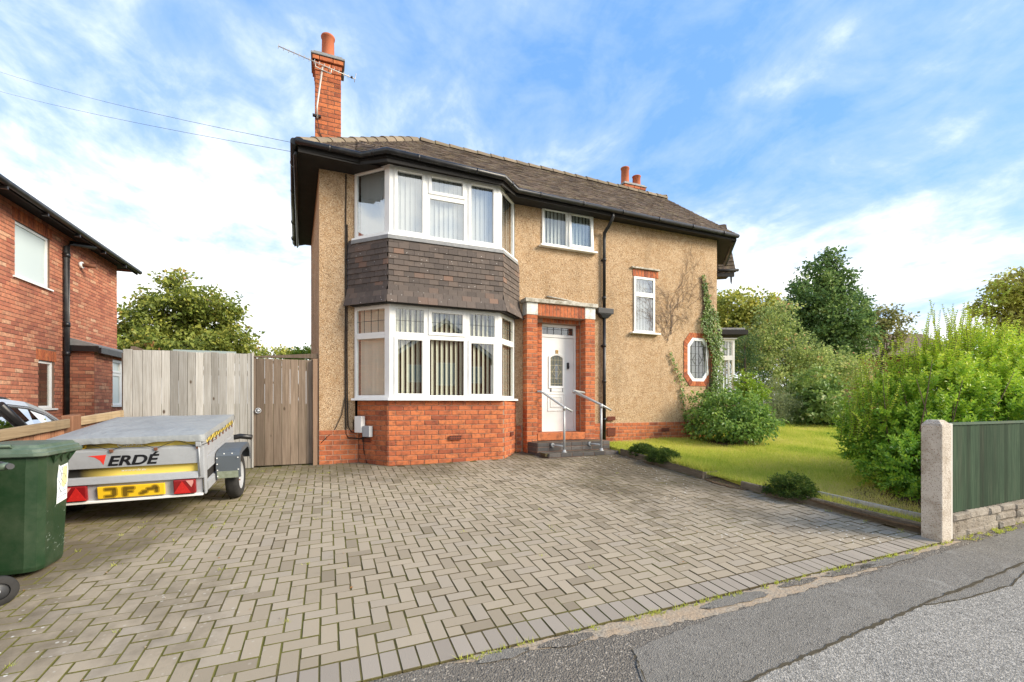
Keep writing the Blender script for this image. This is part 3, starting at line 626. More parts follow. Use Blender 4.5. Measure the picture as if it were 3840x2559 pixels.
for i in range(13): pr.append(('brick', frame_m((3.825+1.05*(i+.5)/13, VP+.05, 1.808), ZZ, V3((0, 1, 0)), -XA, (.23/.225, 1, .074/.07)), .019))
for i in range(10): pr.append(('brick', frame_m((4.03+.83*(i+.5)/10, 8.165+.05, 1.655), ZZ, V3((0, 1, 0)), -XA, (.09/.225, 1, .076/.07)), .006))
hb.append((pr, porch, 'brickwork'))
for xa, xb in ((3.583, 3.819), (4.881, 5.12)): MB().box(xa, xb, VP-.006, VF+.02, 1.702, 1.932).build('white_block', WPAINT, porch, bevel=.004)
MB().box(3.545, 5.165, VP-.045, VF+.02, 1.935, 2.012).build('porch_coping', STONEW, porch, bevel=.008)
rail_ = MB(); rail_.tube([(4.1, VF-.02, 2.12), (4.4, VF-.03, 2.10), (4.75, VF-.02, 2.06), (5.2, VF-.03, 2.015)], .016, 6); rail_.build('mortar_scar', STONEW, porch)
MB().box(3.82, 4.885, 7.95, 8.36, -.735, -.592).build('door_step_sill', BRICK, porch, bevel=.006)
# ---- door
DV = 8.285; DX0, DX1, DZ0, DZ1 = 4.03, 4.858, -.59, 1.60
fr = MB()
fr.box(DX0, DX0+.05, DV, DV+.06, DZ0, DZ1); fr.box(DX1-.05, DX1, DV, DV+.06, DZ0, DZ1); fr.box(DX0+.05, DX1-.05, DV, DV+.06, DZ1-.055, DZ1); fr.box(DX0+.05, DX1-.05, DV, DV+.06, 1.335, 1.395); fr.box(DX0+.05, DX1-.05, DV, DV+.06, DZ0, DZ0+.03)
door = MB().box(DX0+.056, DX1-.056, DV+.012, DV+.05, DZ0+.033, 1.329).build('front_door', WHITE, house, bevel=.003)
fr.build('door_frame', WHITE, door, bevel=.004)
MB().quad((DX0+.05, DV+.03, 1.395), (DX1-.05, DV+.03, 1.395), (DX1-.05, DV+.03, 1.545), (DX0+.05, DV+.03, 1.545)).build('fanlight_pane', GLASSD, door)
l = MB()
for i in range(1, 5): x = DX0+.05+(DX1-DX0-.1)*i/5+(.02 if i > 2 else -.02); l.box(x-.004, x+.004, DV+.022, DV+.029, 1.395, 1.545)
l.box(DX0+.05, DX1-.05, DV+.0225, DV+.0285, 1.50, 1.506); l.build('leading', LEADB, door)
MB().box(DX0-.1, DX1+.1, DV+.12, DV+.125, DZ0, DZ1).build('dark_hall_sheet', DARK, door)  # near-black sheet, darkness of the unlit hall put into its colour
def arch(x0, x1, y0, y1, rise, n=8):
    return [(x0, y0), (x1, y0)]+[(x1+(x0-x1)*i/n, y1+rise*(1-(2*i/n-1)**2)) for i in range(n+1)]
gx0, gx1, gy0, gy1 = 4.262, 4.545, .345, .92
gi = arch(gx0, gx1, gy0, gy1, .05); go_ = arch(gx0-.035, gx1+.035, gy0-.045, gy1+.03, .055); mo = MB()
for i in range(len(gi)):
    j = (i+1) % len(gi); a, b, c, d = go_[i], go_[j], gi[j], gi[i]
    mo.hexa([(a[0], DV-.008, a[1]), (b[0], DV-.008, b[1]), (b[0], DV+.012, b[1]), (a[0], DV+.012, a[1]), (d[0], DV-.002, d[1]), (c[0], DV-.002, c[1]), (c[0], DV+.012, c[1]), (d[0], DV+.012, d[1])])
mo.lbox((4.205, DV+.012, -.17), XA, 0, .39, 0, .022, 0, .012)
for (x0, x1, y0_, y1_) in ((4.205, 4.595, -.17, .19), (4.265, 4.535, -.09, .13)):
    mo.lbox((x0, DV+.012, y0_+.024), XA, 0, .02, 0, y1_-y0_-.045, 0, .010); mo.lbox((x1-.02, DV+.012, y0_+.024), XA, 0, .02, 0, y1_-y0_-.045, 0, .010); mo.lbox((x0, DV+.012, y1_-.02), XA, 0, x1-x0, 0, .02, 0, .011)
    if y0_ > -.1: mo.lbox((x0, DV+.012, y0_), XA, 0, x1-x0, 0, .022, 0, .011)
recalc(mo.build('door_moulding', WHITE, door))
DGL = mat('dark_door_glass', lambda g: g.mix(g.noise(12), (.05, .06, .05), (.11, .115, .09)), .12, .6)
MB().add([(x, DV+.010, y) for x, y in gi], [tuple(range(len(gi)))]).build('leaded_pane', DGL, door)
l = MB(); LG = mat('brass_came', (.45, .40, .26), .4, .5, metal=.5)
for x in (.035, .105, .178, .248): l.box(gx0+x-.003, gx0+x+.003, DV+.004, DV+.0095, gy0, gy1+.02)
for y in (.05, .16, .29, .42, .53): l.box(gx0, gx1, DV+.0045, DV+.0092, gy0+y-.003, gy0+y+.003)
for sx in (-1, 1):
    for sz in (-1, 1): l.prism([(4.4035+sx*.03, DV+.004, .635+sz*.10), (4.4035+sx*.037, DV+.004, .635+sz*.10), (4.4035+sx*.10, DV+.004, .635), (4.4035+sx*.092, DV+.004, .635)], (0, .005, 0))
l.build('leading', LG, door); MB().box(4.372, 4.435, DV+.0085, DV+.0098, .48, .80).build('blue_glass', GLASSB, door)
lb = MB().box(4.285, 4.54, DV+.0, DV+.012, .225, .305).build('letterbox', WHITE, door, bevel=.004)
l = MB(); l.box(4.272, 4.284, DV-.004, DV+.01, .222, .308); l.box(4.541, 4.55, DV-.004, DV+.01, .222, .308); l.box(4.284, 4.541, DV-.003, DV+.011, .306, .313); l.build('letterbox_rim', BLACKP, door)
hd = MB(); hd.box(4.645, 4.685, DV-.03, DV+.012, .70, .83); hd.box(4.65, 4.68, DV-.045, DV-.03, .72, .76); hd.build('door_handle', BLACKP, door, bevel=.006)
BRASS = mat('brass_plate', (.50, .30, .10), .35, .5, metal=.4)
npl = MB().box(4.385, 4.445, DV+.0, DV+.012, 1.0, 1.085).build('number_plate', BRASS, door, bevel=.003)
text_mesh('door_number', '2', .075, BLACKP, door, frame_m((4.396, DV-.0015, 1.016), XA, ZZ, V3((0, -1, 0))))
# ---- roof
EAV = [V3((-.39, 7.66, 3.965)), V3((9.0, 7.93, 3.965))]; RG = [V3((1.87, 10.18, 5.83)), V3((9.0, 10.38, 5.83))]
rt = []; lo = []
rf = MB()
rf.quad(EAV[0], EAV[1], RG[1], RG[0]); rf.quad(EAV[0], RG[0], (1.87, 10.3, 5.80), (-.69, 12.45, 3.97)); rf.quad(RG[0], RG[1], (9.0, 12.6, 3.95), (-.69, 12.45, 3.95))
rf.quad(EAV[1], (10.35, 9.45, 3.95), (9.4, 11.6, 5.80), RG[1]); rf.quad((10.35, 9.45, 3.95), (9.8, 12.6, 3.95), (9.4, 11.6, 5.80)); rf.quad(RG[1], (9.4, 11.6, 5.8), (9.8, 12.6, 3.95), (9.0, 12.6, 3.95))
BE = [V3((.90, 7.41, 4.00)), V3((2.92, 7.45, 3.98))]; BT = [V3((.55, 8.50, 4.62)), V3((3.27, 8.58, 4.62))]; BS = [V3((.50, 7.70, 4.005)), V3((3.32, 7.78, 3.995))]
rf.quad(BE[0], BE[1], BT[1], BT[0]); rf.quad(BS[0], BE[0], BT[0]); rf.quad(BE[1], BS[1], BT[1])
roof = rf.build('roof', TILER, house); md = roof.modifiers.new('thick', 'SOLIDIFY'); md.thickness = .03; md.offset = -1
def tile_plane(E0, E1, T0, T1, gauge=.105, wid=.168):
    E0, E1, T0, T1 = map(V3, (E0, E1, T0, T1)); Rr = (E1-E0).normalized(); L = (E1-E0).length
    up = (T0-E0)-Rr*((T0-E0).dot(Rr)); Hs = up.length; U = up.normalized(); N = Rr.cross(U)
    n = int(Hs/gauge)
    for r in range(n+1):
        s = (r+.35)*gauge
        if s > Hs: break
        t = s/Hs; a = (T0-E0).dot(Rr)*t; b = L+((T1-E0).dot(Rr)-L)*t; x = math.floor(a/wid)*wid-(wid/2 if r % 2 else 0)
        while x < b:
            xa, xb = max(x, a), min(x+wid, b); x += wid
            if xb-xa < .03: continue
            tl = .10+random.uniform(-.03, .03); Ut = (U*math.cos(tl)-N*-math.sin(tl)*-1).normalized(); Ut = (U-N*tl).normalized(); Nt = Rr.cross(Ut)
            c = E0+Rr*((xa+xb)/2)+U*s+N*(.022+random.uniform(-.003, .003))
            rt.append(('tile', frame_m(c, Rr, Ut, Nt, ((xb-xa-.004)/.16, .15/.14, 1.1)), (xb-xa)*gauge))
tile_plane(EAV[0], EAV[1], RG[0], RG[1]); tile_plane(BE[0], BE[1], BT[0], BT[1]); tile_plane(BS[0], BE[0], BT[0], BT[0]); tile_plane(BE[1], BS[1], BT[1], BT[1])
def in_bayroof(c): return BS[0].x-.0 < c.x < BS[1].x and c.y < 8.42 and c.z < 4.62
rt = [p for p in rt if True or not (in_bayroof(p[1].translation) and abs(p[1].translation.z-(3.99+(p[1].translation.y-7.72)*.74)) < .04 and p[1].translation.y < 8.3 and .7 < p[1].translation.x < 3.1)]
emit(rt, 'roof_tile', 'roof_tiles', roof, TILER, 300)
rid = []
def ridge_run(a, b, n, sc=1.):
    a, b = V3(a), V3(b); d = (b-a).normalized(); X = d.cross(ZZ).normalized(); Z = X.cross(d); L = (b-a).length/n
    for i in range(n): rid.append(('ridge', frame_m(a+d*(i*L)+Z*random.uniform(-.006, .006)-Z*.04, (X+ZZ*random.uniform(-.02, .02)).normalized(), d, Z, (sc, L/.33*1.13, sc)), .1))
ridge_run(EAV[0]+V3((.03, .03, .0)), RG[0]+V3((0, 0, .0)), 11, 1.0); ridge_run(RG[0]+V3((.1, 0, .015)), RG[1]+V3((0, 0, .015)), 21, .9)
ridge_run(RG[1]+V3((.05, 0, .03)), V3((8.55, 11.2, 6.2)), 6, 1.0)
emit(rid, 'ridge_tile', 'ridge_tiles', roof, RIDGE, 60)
# soffits, fascias, gutters
sf = MB()
sf.quad((-.36, 7.66, 3.86), (9.0, 7.93, 3.84), (8.63, VF+.01, 3.86), (-.08, VF+.01, 3.86)); sf.quad((-.36, 7.66, 3.859), (-.08, VF, 3.859), (-.30, 12.1, 3.859), (-.69, 12.45, 3.859)); sf.quad((9.0, 7.93, 3.84), (10.35, 9.45, 3.84), (10.0, 9.55, 3.84), (8.63, VF, 3.86))
sf.quad((.50, 7.70, 3.888), (.90, 7.41, 3.888), (2.92, 7.45, 3.886), (3.32, 7.78, 3.886), (3.32, 8.0, 3.886), (.5, 8.0, 3.888))
soff = sf.build('soffit', BLACKT, house)
fa = MB(); FP = [V3((-.35, 7.66, 0)), V3((.52, 7.71, 0)), V3((.92, 7.43, 0)), V3((2.90, 7.47, 0)), V3((3.30, 7.79, 0)), V3((8.98, 7.94, 0))]
for a, b in zip(FP, FP[1:]):
    r = (b-a).normalized(); fa.lbox((*a.xy, 3.83), r, 0, (b-a).length, 0, .155, -.02, .0)
for a, b in (((-.36, 7.66), (-.62, 12.45)), ((9.0, 7.93), (10.35, 9.45))):
    a, b = V3((*a, 0)), V3((*b, 0)); r = (b-a).normalized(); fa.lbox((*a.xy, 3.83), r, 0, (b-a).length, 0, .15, -.01, .01)
fa.build('fascia', BLACKT, house)
gt = MB(); GP = [(-.41, 7.60, 3.955), (.545, 7.655, 3.965), (.905, 7.375, 3.975), (2.91, 7.41, 3.94), (3.30, 7.735, 3.925), (9.03, 7.90, 3.93)]
gt.tube(GP, .046, 10); gt.tube([(-.425, 7.60, 3.95), (-.56, 9.9, 3.94), (-.68, 12.45, 3.94)], .05, 10)
for a, b in zip(GP, GP[1:]):
    a, b = V3(a), V3(b); n = max(1, int((b-a).length/.9)); d = (b-a).normalized()
    for i in range(n): p = a+(b-a)*((i+.5)/n); gt.tube([p-d*.02, p+d*.02], .052, 10)
for y in (8.3, 9.4, 11.0, 12.1): gt.tube([(-.425-.056*(y-7.6), y-.03, 3.945), (-.425-.056*(y-7.6)-.002, y+.03, 3.945)], .058, 10)
gt.build('gutter', BLACKP, house)
MB().tube([(-.395, 7.75, 3.87), (-.415, 7.78, 3.82), (-.60, 12.2, 3.80)], .025, 8).build('side_pipe', BLACKP, house)
MB().tube([(9.0, 8.0, 3.86), (10.3, 9.45, 3.84)], .05, 8).build('gutter', BLACKP, house)
dpm = MB(); dpm.tube([(5.47, 7.84, 3.93), (5.47, 7.845, 3.80), (5.44, 7.93, 3.66), (5.43, 8.085, 3.56), (5.43, 8.095, 3.4), (5.43, 8.095, 1.98)], .034, 10); dpm.tube([(5.43, 8.095, 1.80), (5.43, 8.095, -.80)], .036, 10)
for z in (3.0, 2.2, 1.2, .45, -.35): dpm.tube([(5.43, 8.095, z-.03), (5.43, 8.095, z+.03)], .043, 10)
dpm.box(5.38, 5.48, 8.12, VF-.001, 2.98, 3.01); dpm.box(5.38, 5.48, 8.12, VF-.001, 1.18, 1.21)
dpm.build('downpipe', BLACKP, house)
hp = MB(); o_ = [(5.24, 8.02), (5.62, 8.02), (5.62, 8.148), (5.24, 8.148)]; o2 = [(5.36, 8.05), (5.50, 8.05), (5.50, 8.14), (5.36, 8.14)]
hp.hexa([(*p, 1.86) for p in o_]+[(*p, 1.975) for p in o_]); hp.hexa([(*p, 1.77) for p in o2]+[(*p, 1.86) for p in [(5.27, 8.03), (5.59, 8.03), (5.59, 8.147), (5.27, 8.147)]])
hp.build('hopper_head', BLACKP, house, bevel=.008)
# ---- chimneys
def chimney(x0, x1, y0_, y1_, zb, zt, pots, corb=.035):
    c = MB(); c.box(x0, x1, y0_, y1_, zb, zt); ch = c.build('chimney', MORTARD, house); b = []
    brick_run(b, (x0-.006, y0_, zb), XA, x1-x0+.012, zt-zb-.30, course=.082, L=.235, phase=.1); brick_run(b, (x0, y1_, zb), (0, -1, 0), y1_-y0_, zt-zb-.30, course=.082, phase=.05)
    brick_run(b, (x1, y0_, zb), (0, 1, 0), y1_-y0_, zt-zb-.30, course=.082, phase=.05)
    for i, (e, z) in enumerate(((.012, zt-.30), (.022, zt-.22), (.05, zt-.125))): brick_run(b, (x0-e, y0_-e, z), XA, x1-x0+2*e, .082, phase=.06*i); brick_run(b, (x0-e, y1_+e, z), (0, -1, 0), y1_-y0_+2*e, .082)
    k = MB(); k.box(x0-.075, x1+.075, y0_-.075, y1_+.075, zt-.04, zt+.0); k.box(x0-.03, x1+.03, y0_-.03, y1_+.03, zt, zt+.05); k.build('chimney_cap', LEAD, ch, bevel=.008)
    for (px, py, r, hh_, fl) in pots:
        MB().lathe((px, py, zt+.04), [(r, 0), (r*.98, .05), (r*(.95 if fl else .93), hh_*.9), (r*1.06, hh_*.92), (r*1.08, hh_*.97), (r*1.02, hh_), (r*.85, hh_), (r*.8, hh_*.6)], 22).build('chimney_pot', POT, ch)
    hb.append((b, ch, 'brickwork'))
chimney(-.155, .285, 9.18, 9.62, 4.1, 6.46, [(.065, 9.40, .118, .50, 0)])
chimney(8.42, 9.12, 11.45, 11.9, 5.6, 6.66, [(8.55, 11.62, .125, .52, 0), (8.98, 11.62, .125, .34, 1), (8.70, 11.8, .11, .62, 0)])
MB().box(9.02, 9.06, 11.4, 11.44, 6.66, 6.68).build('flaunching', CONCS, house)
emit_multi(hb, 'brick', BRICK, 300)
# ---- the wing round the corner: small tiled gable roof, single storey bay with flat roof
wg = MB(); wg.hexa([(10.70, 10.05, 3.82), (11.15, 9.88, 3.86), (11.6, 10.6, 3.86), (10.9, 10.9, 3.82), (10.62, 10.12, 5.22), (10.90, 10.0, 5.26), (11.35, 10.7, 5.26), (10.8, 10.95, 5.22)])
wing = wg.build('corner_roof', TILER, house); wt = []
for r in range(13):
    t = (r+.3)/13; a = V3((10.70, 10.05, 3.82)).lerp(V3((10.62, 10.12, 5.22)), t); b = V3((11.18, 9.87, 3.86)).lerp(V3((10.92, 9.99, 5.26)), t); d = (b-a); L = d.length; d.normalize()
    for k in range(3): c = a+d*(L*(k+.5)/3)+nrm(d)*.02; U = (ZZ+nrm(d)*-.2).normalized(); wt.append(('tile', frame_m(c, d, U, d.cross(U), (L/3/.162, .9, 1.2)), .01))
emit(wt, 'roof_tile', 'roof_tiles', wing, TILER, 60)
k = MB(); k.lbox((10.66, 10.06, 3.70), V3((.935, -.354, 0)), 0, .50, 0, .13, -.02, .03); k.tube([(10.62, 10.04, 3.86), (11.22, 9.81, 3.89)], .045, 8); k.tube([(11.05, 9.91, 3.72), (11.05, 9.91, 3.55), (11.055, 9.91, 3.48)], [.03, .022, .004], 6); k.build('eaves_board', BLACKT, house)
sb = MB(); D1 = V3((.92, -.38, 0)); O1 = V3((9.45, 9.07, 0))
sb.lbox(O1, D1, .0, .86, 1.78, 1.90, -1.2, .16); sb.build('bay_fascia', BLACKT, house)
MB().lbox(O1, D1, .0, .80, 1.903, 1.955, -1.2, .12).build('bay_flat_roof', LEAD, house, bevel=.01)
bwin = window('side_bay_window', O1+D1*.20+ZZ*.15, D1, .385, 1.52, [(0, .385, 0, 1.03, 'f'), (0, .385, 1.03, 1.52, 'f')], fw=.06, blind=(BLINDG, .4, .083, .086), lead=(1,))
MB().lbox(O1, D1, .17, .62, -.95, .15, -.6, -.01).build('bay_base', MORTAR, house)
MB().lbox(O1, D1, .18, .63, 1.672, 1.70, -.08, .05).build('bay_head', WHITE, house)
# ---- services on the front
CAB = mat('black_cable', (.018, .014, .012), .6, .3)
c = MB()
c.tube([(.335, VF-.01, 3.84), (.33, VF-.012, 2.5), (.325, VF-.012, 1.0), (.33, VF-.015, -.2), (.335, VF-.02, -.52), (.37, VF-.04, -.585), (.5, VF-.06, -.60), (.60, 8.06, -.60), (.66, 7.98, -.585), (.70, 7.94, -.50)], .010, 6)
c.tube([(.355, VF-.01, 3.0), (.352, VF-.012, 1.0), (.36, VF-.015, -.1), (.37, VF-.02, -.40), (.42, VF-.03, -.49), (.5, VF-.05, -.50), (.56, 8.05, -.47)], .009, 6)
c.tube([(.33, VF-.014, .15), (.27, VF-.016, -.2), (.16, VF-.016, -.45), (-.05, VF-.035, -.66)], .006, 5)
c.tube([(.45, VF-.03, -.28), (.45, VF-.03, -.46)], .008, 5); c.tube([(.59, 8.0, -.48), (.61, 8.02, -.8), (.66, 7.96, -1.03)], .008, 5)
c.build('cable', CAB, house)
R3 = (dl[1]-dl[0]).normalized(); OX = V3((.535, 8.118, 0))
MB().lbox(OX+R3*-.0, R3, .01, .165, -.50, -.225, .012, .10).build('white_meter_box', WHITE, house, bevel=.006)
MB().lbox(OX, R3, .18, .335, -.565, -.385, .012, .09).build('grey_junction_box', mat('grey_plastic', (.38, .40, .42), .5, .4), house, bevel=.006)
# ---- front steps of dark engineering brick
steps = thing('front_steps', (4.5, 7.6, -.95), 'two dark brick steps with canted left side leading up to the white front door', 'steps')
stp = MB(); l0 = [(3.745, 7.335), (5.22, 7.30), (5.24, 7.66), (5.24, VP-.005), (3.60, VP-.005)]; l1 = [(3.655, 7.625), (5.225, 7.60), (5.235, VP-.006), (3.605, VP-.006)]
recalc(stp.prism([(x, y, -1.08) for x, y in l0], (0, 0, .158)).build('lower_step', MORTARD, steps)); recalc(MB().prism([(x, y, -.93) for x, y in l1], (0, 0, .182)).build('upper_step', MORTARD, steps))
sb_ = []
def step_bricks(path, z, h, depth):
    for a, b in zip(path, path[1:]):
        a, b = V3((*a, 0)), V3((*b, 0)); brick_run(sb_, (*a.xy, z), (b-a).normalized(), (b-a).length, h, course=h, L=.235, proud=.006, depth=depth)
step_bricks([(3.60, VP-.01), (3.745, 7.335), (5.22, 7.30), (5.23, 7.6)], -.995, .078, .1); step_bricks([(3.60, VP-.01), (3.745, 7.335), (5.22, 7.30)], -1.075, .08, .1)
step_bricks([(3.605, VP-.01), (3.655, 7.625), (5.225, 7.60), (5.235, VP-.01)], -.828, .082, .1); step_bricks([(3.605, VP-.01), (3.655, 7.625), (5.225, 7.60), (5.235, VP-.01)], -.910, .08, .1)
emit(sb_, 'brick', 'bricks', steps, BLUE, 120)
def pavetop(poly, z):
    mb = []
    xs0 = min(p[0] for p in poly); xs1 = max(p[0] for p in poly); ys0 = min(p[1] for p in poly); ys1 = max(p[1] for p in poly); x = xs0+.05
    for r in range(int((ys1-ys0)/.108)):
        for q in range(int((xs1-xs0)/.235)): mb.append(('paver', frame_m((xs0+.2+q*.235, ys0+.11+r*.108, z-.03+.006), V3((0, 1, 0)), -XA, ZZ, (1.0, 1.14, 1)), .02))
    return mb
emit(pavetop(l0, -.923)[:18], 'step_paver', 'step_pavers', steps, BLUE, 60); emit(pavetop(l1, -.748)[:18], 'step_paver', 'step_pavers', steps, BLUE, 60)
# ---- handrails
def handrail(px, py, zb, zt, top, end, wallp, lab):
    t = thing('handrail', (px, py, zb), lab, 'handrail', 'tubular handrails beside the front steps')
    MB().tube([(px, py, zb), (px, py, zt)], .021, 12).build('post', RAILM, t)
    MB().tube([wallp, top, (px, py, zt+.02), end], .020, 12).build('rail', RAILM, t)
    MB().tube([(px, py, zb), (px, py, zb+.012), (px, py, zb+.013), (px, py, zb+.05)], [.05, .05, .032, .032], 12).build('base_flange', RAILM, t); MB().tube([(px, py, zt-.04), (px, py, zt+.04)], .03, 12).build('clamp', RAILM, t); MB().tube([(top[0]-.03, top[1], top[2]), (top[0]+.02, top[1]-.02, top[2]-.01)], .028, 12).build('clamp', RAILM, t)
    b = MB(); b.tube([(px, py, zb+.12), (px-.16, 7.60, zb+.13)], .018, 10); b.tube([(px-.155, 7.595, zb+.13), (px-.165, 7.618, zb+.13)], .042, 12); b.build('stay', RAILM, t)
handrail(4.12, 7.45, -.925, -.10, (3.90, 7.95, .215), (4.275, 7.42, -.165), (3.80, 7.95, .215), 'grey tubular handrail on the left, crossing in front of the white door')
handrail(4.93, 7.45, -.925, -.06, (4.62, 7.96, .225), (5.13, 7.41, -.145), (4.89, 7.98, .205), 'grey tubular handrail on the right, beside the black downpipe')
# ================================================================== FENCES, GATE, KERBS
def board_run(out, O, R, xs, h0, h1, thick=.016, depth=.0, jit=.003):
    O = V3(O); R = V3(R).normalized(); N = nrm(R)
    for (a, b) in xs:
        z1 = h1((a+b)/2) if callable(h1) else h1; z0 = h0((a+b)/2) if callable(h0) else h0
        X = (R*math.cos(.03)+N*math.sin(.03)*random.choice((-.6, .6, 1)))
        c = O+R*((a+b)/2)+ZZ*((z0+z1)/2)+N*(depth+random.uniform(-jit, jit))
        out.append(('board', frame_m(c, X, -X.cross(ZZ)*-1 if False else ZZ.cross(X), ZZ, ((b-a)/.1, thick/.016, (z1-z0))), (b-a)*(z1-z0)))
tf = thing('tall_board_fence', (-1.86, 8.2, -1.04), 'tall silver-grey close-boarded fence behind the covered trailer', 'fence')
bo = []; x = 0; xs = []
wd = [.113, .117, .112, .12, .108, .105, .11, .105, .105, .1, .1, .1, .115, .06, .115, .06]
for k in wd: xs.append((x, x+k-.004)); x += k
sc_ = 1.625/x; xs = [(a*sc_, b*sc_) for a, b in xs]
board_run(bo, (-2.68, 8.195, 0), XA, xs, -1.03, lambda t: .765+random.uniform(-.006, .012)); emit(bo, 'board', 'boards', tf, WOODG)
r = MB(); r.box(-2.68, -1.05, 8.215, 8.26, .42, .50); r.build('rail', WOODB, tf); MB().box(-2.68, -1.05, 8.215, 8.26, -.7, -.62).build('rail', WOODB, tf)
for px in (-2.70, -1.095): MB().box(px, px+.09, 8.21, 8.30, -1.1, .72).build('post', WOODB, tf)
MB().box(-2.10, -1.28, 8.24, 8.27, .70, .80).build('trellis_strip', mat('grey_green_sheet', (.30, .36, .35), .6, .3), tf)
MB().hexa([(-2.72, 8.6, .45), (-2.66, 8.6, .45), (-2.66, 11.5, .45), (-2.72, 11.5, .45), (-2.72, 8.6, .86), (-2.66, 8.6, .86), (-2.66, 11.5, .78), (-2.72, 11.5, .78)]).build('return_panel', WOODB, tf)
gt_ = thing('side_gate', (-.6, 8.2, -1.03), 'brown timber side gate with a ring handle, between grey fence and house', 'gate')
go = []; wd = [.036, .128, .126, .130, .126, .128, .120, .106]; x = 0; xs = []
for k in wd: xs.append((x, x+k-.004)); x += k
sc_ = .855/x; xs = [(a*sc_, b*sc_) for a, b in xs]
board_run(go, (-1.03, 8.185, 0), XA, xs, -1.0, .70, thick=.018); emit(go, 'board', 'boards', gt_, WOODB)
f = MB(); f.box(-1.055, -1.03, 8.17, 8.25, -1.02, .79); f.build('gate_post', WOODG, gt_); MB().box(-.17, -.105, 8.10, 8.20, -1.03, .72).build('gate_post', mat('pink_brown_timber', wood([(.25, (.32, .20, .13)), (.55, (.42, .28, .19)), (.8, (.50, .35, .25))]), .9, .1), gt_)
MB().hexa([(-1.03, 8.18, .715), (-.10, 8.18, .735), (-.10, 8.24, .735), (-1.03, 8.24, .715), (-1.03, 8.18, .735), (-.10, 8.18, .815), (-.10, 8.24, .815), (-1.03, 8.24, .735)]).build('gate_head', WOODB, gt_)
rg = MB(); c = V3((-.985+.02, 8.165, -.125)); rg.tube([c+V3((.038*math.cos(t), -.01, .038*math.sin(t))) for t in [i*PI/10 for i in range(21)]], .007, 8); rg.lathe(c, [(.0, -.012), (.022, -.012), (.024, .012)], 12, (0, 1, 0)); rg.build('ring_handle', GALV, gt_)
# low fence between the drives
lf = thing('low_boundary_fence', (-2.68, 5.5, -1.25), 'low red-brown paling fence with tan top rail, between the two drives', 'fence')
lo_ = []; LX = -2.69; R90 = V3((0, 1, 0))
def ztop(v): return -.105+(v-8.18)*.0505
xs = []; x = 2.6
while x < 8.15:
    if not 6.62 < x < 6.93: xs.append((x, x+.088))
    x += .094
board_run(lo_, (LX, 0, 0), R90, xs, lambda v: ground_z(LX, v), lambda v: ztop(v)-.075, thick=.018, depth=-.02); emit(lo_, 'paling', 'palings', lf, WOODR)
for a, b in ((2.6, 6.66), (6.90, 8.15)):
    q = lambda v, d, e: (LX+d, v, ztop(v)+e)
    MB().hexa([q(a, -.01, -.10), q(a, .035, -.10), q(b, .035, -.10), q(b, -.01, -.10), q(a, -.01, 0), q(a, .035, 0), q(b, .035, 0), q(b, -.01, 0)]).build('top_rail', WOODT, lf, bevel=.006)
for v, hh_ in ((6.78, .05), (4.4, .05)): MB().hexa([(LX-.06, v-.1, -1.4), (LX+.05, v-.1, -1.4), (LX+.05, v+.1, -1.4), (LX-.06, v+.1, -1.4), (LX-.06, v-.1, ztop(v)+hh_-.02), (LX+.05, v-.1, ztop(v)+hh_-.02), (LX+.05, v+.1, ztop(v)+hh_-.01), (LX-.06, v+.1, ztop(v)+hh_-.01)]).build('post', WOODR, lf, bevel=.012)
# concrete post and green road fence
cp = thing('concrete_gatepost', (5.62, 2.56, -1.35), 'tall weathered exposed-aggregate concrete post at the corner of the drive', 'post')
k = MB(); k.box(5.49, 5.655, 2.47, 2.64, -1.5, -.215); k.hexa([(5.49, 2.47, -.2149), (5.655, 2.47, -.2149), (5.655, 2.64, -.2149), (5.49, 2.64, -.2149), (5.52, 2.51, -.168), (5.62, 2.51, -.168), (5.62, 2.61, -.168), (5.52, 2.61, -.168)]); k.build('shaft', CONC, cp, bevel=.008)
MB().box(5.6555, 5.725, 2.49, 2.63, -1.5, -.205).build('rebate', CONCS, cp, bevel=.006)
gf = thing('green_road_fence', (7.2, 2.55, -1.3), 'green painted feather-edge board fence right of the concrete post, bushes above', 'fence')
gb = []; xs = []; x = 0.
while x < 5.6: k = random.uniform(.068, .080); xs.append((x, x+k)); x += k+random.choice((.006, .010, .008, .016))
fx = lambda t: -1.105+max(0, min(t, 6))*.018
for i, (a, b) in enumerate(xs):
    X = (XA*math.cos(.30)+nrm(XA)*math.sin(.30)); z0_, z1_ = fx(a), -.225
    gb.append(('board', frame_m(V3((5.735+(a+b)/2, 2.545, (z0_+z1_)/2)), X, ZZ.cross(X), ZZ, ((b-a)*1.12/.1, 1.1, z1_-z0_)), (b-a)))
emit(gb, 'board', 'boards', gf, GREENW)
MB().hexa([(5.73, 2.52, -.224), (11.4, 2.52, -.224), (11.4, 2.60, -.224), (5.73, 2.60, -.224), (5.73, 2.53, -.200), (11.4, 2.53, -.200), (11.4, 2.59, -.200), (5.73, 2.59, -.200)]).build('capping', GREENW, gf)
MB().box(5.74, 11.4, 2.565, 2.61, -.95, -.88).build('rail', GREENW, gf); MB().box(5.74, 11.4, 2.565, 2.61, -.45, -.38).build('rail', GREENW, gf)
gbs = []
for row in range(3):
    x = 5.73+(row % 2)*-.1
    while x < 11.4:
        L = random.uniform(.2, .42); z = -1.36+row*.085+(x-5.7)*.018; xx = max(x, 5.73)
        if x+L-xx > .06: gbs.append(('stone', frame_m(V3(((xx+x+L)/2, 2.54+random.uniform(-.02, .018), z+.042+random.uniform(-.008, .008))), XA, V3((0, 1, random.uniform(-.25, .25))).normalized(), ZZ, ((x+L-xx-random.uniform(.004, .02))/.2, 1, random.uniform(.66, 1.0))), .02))
        x += L
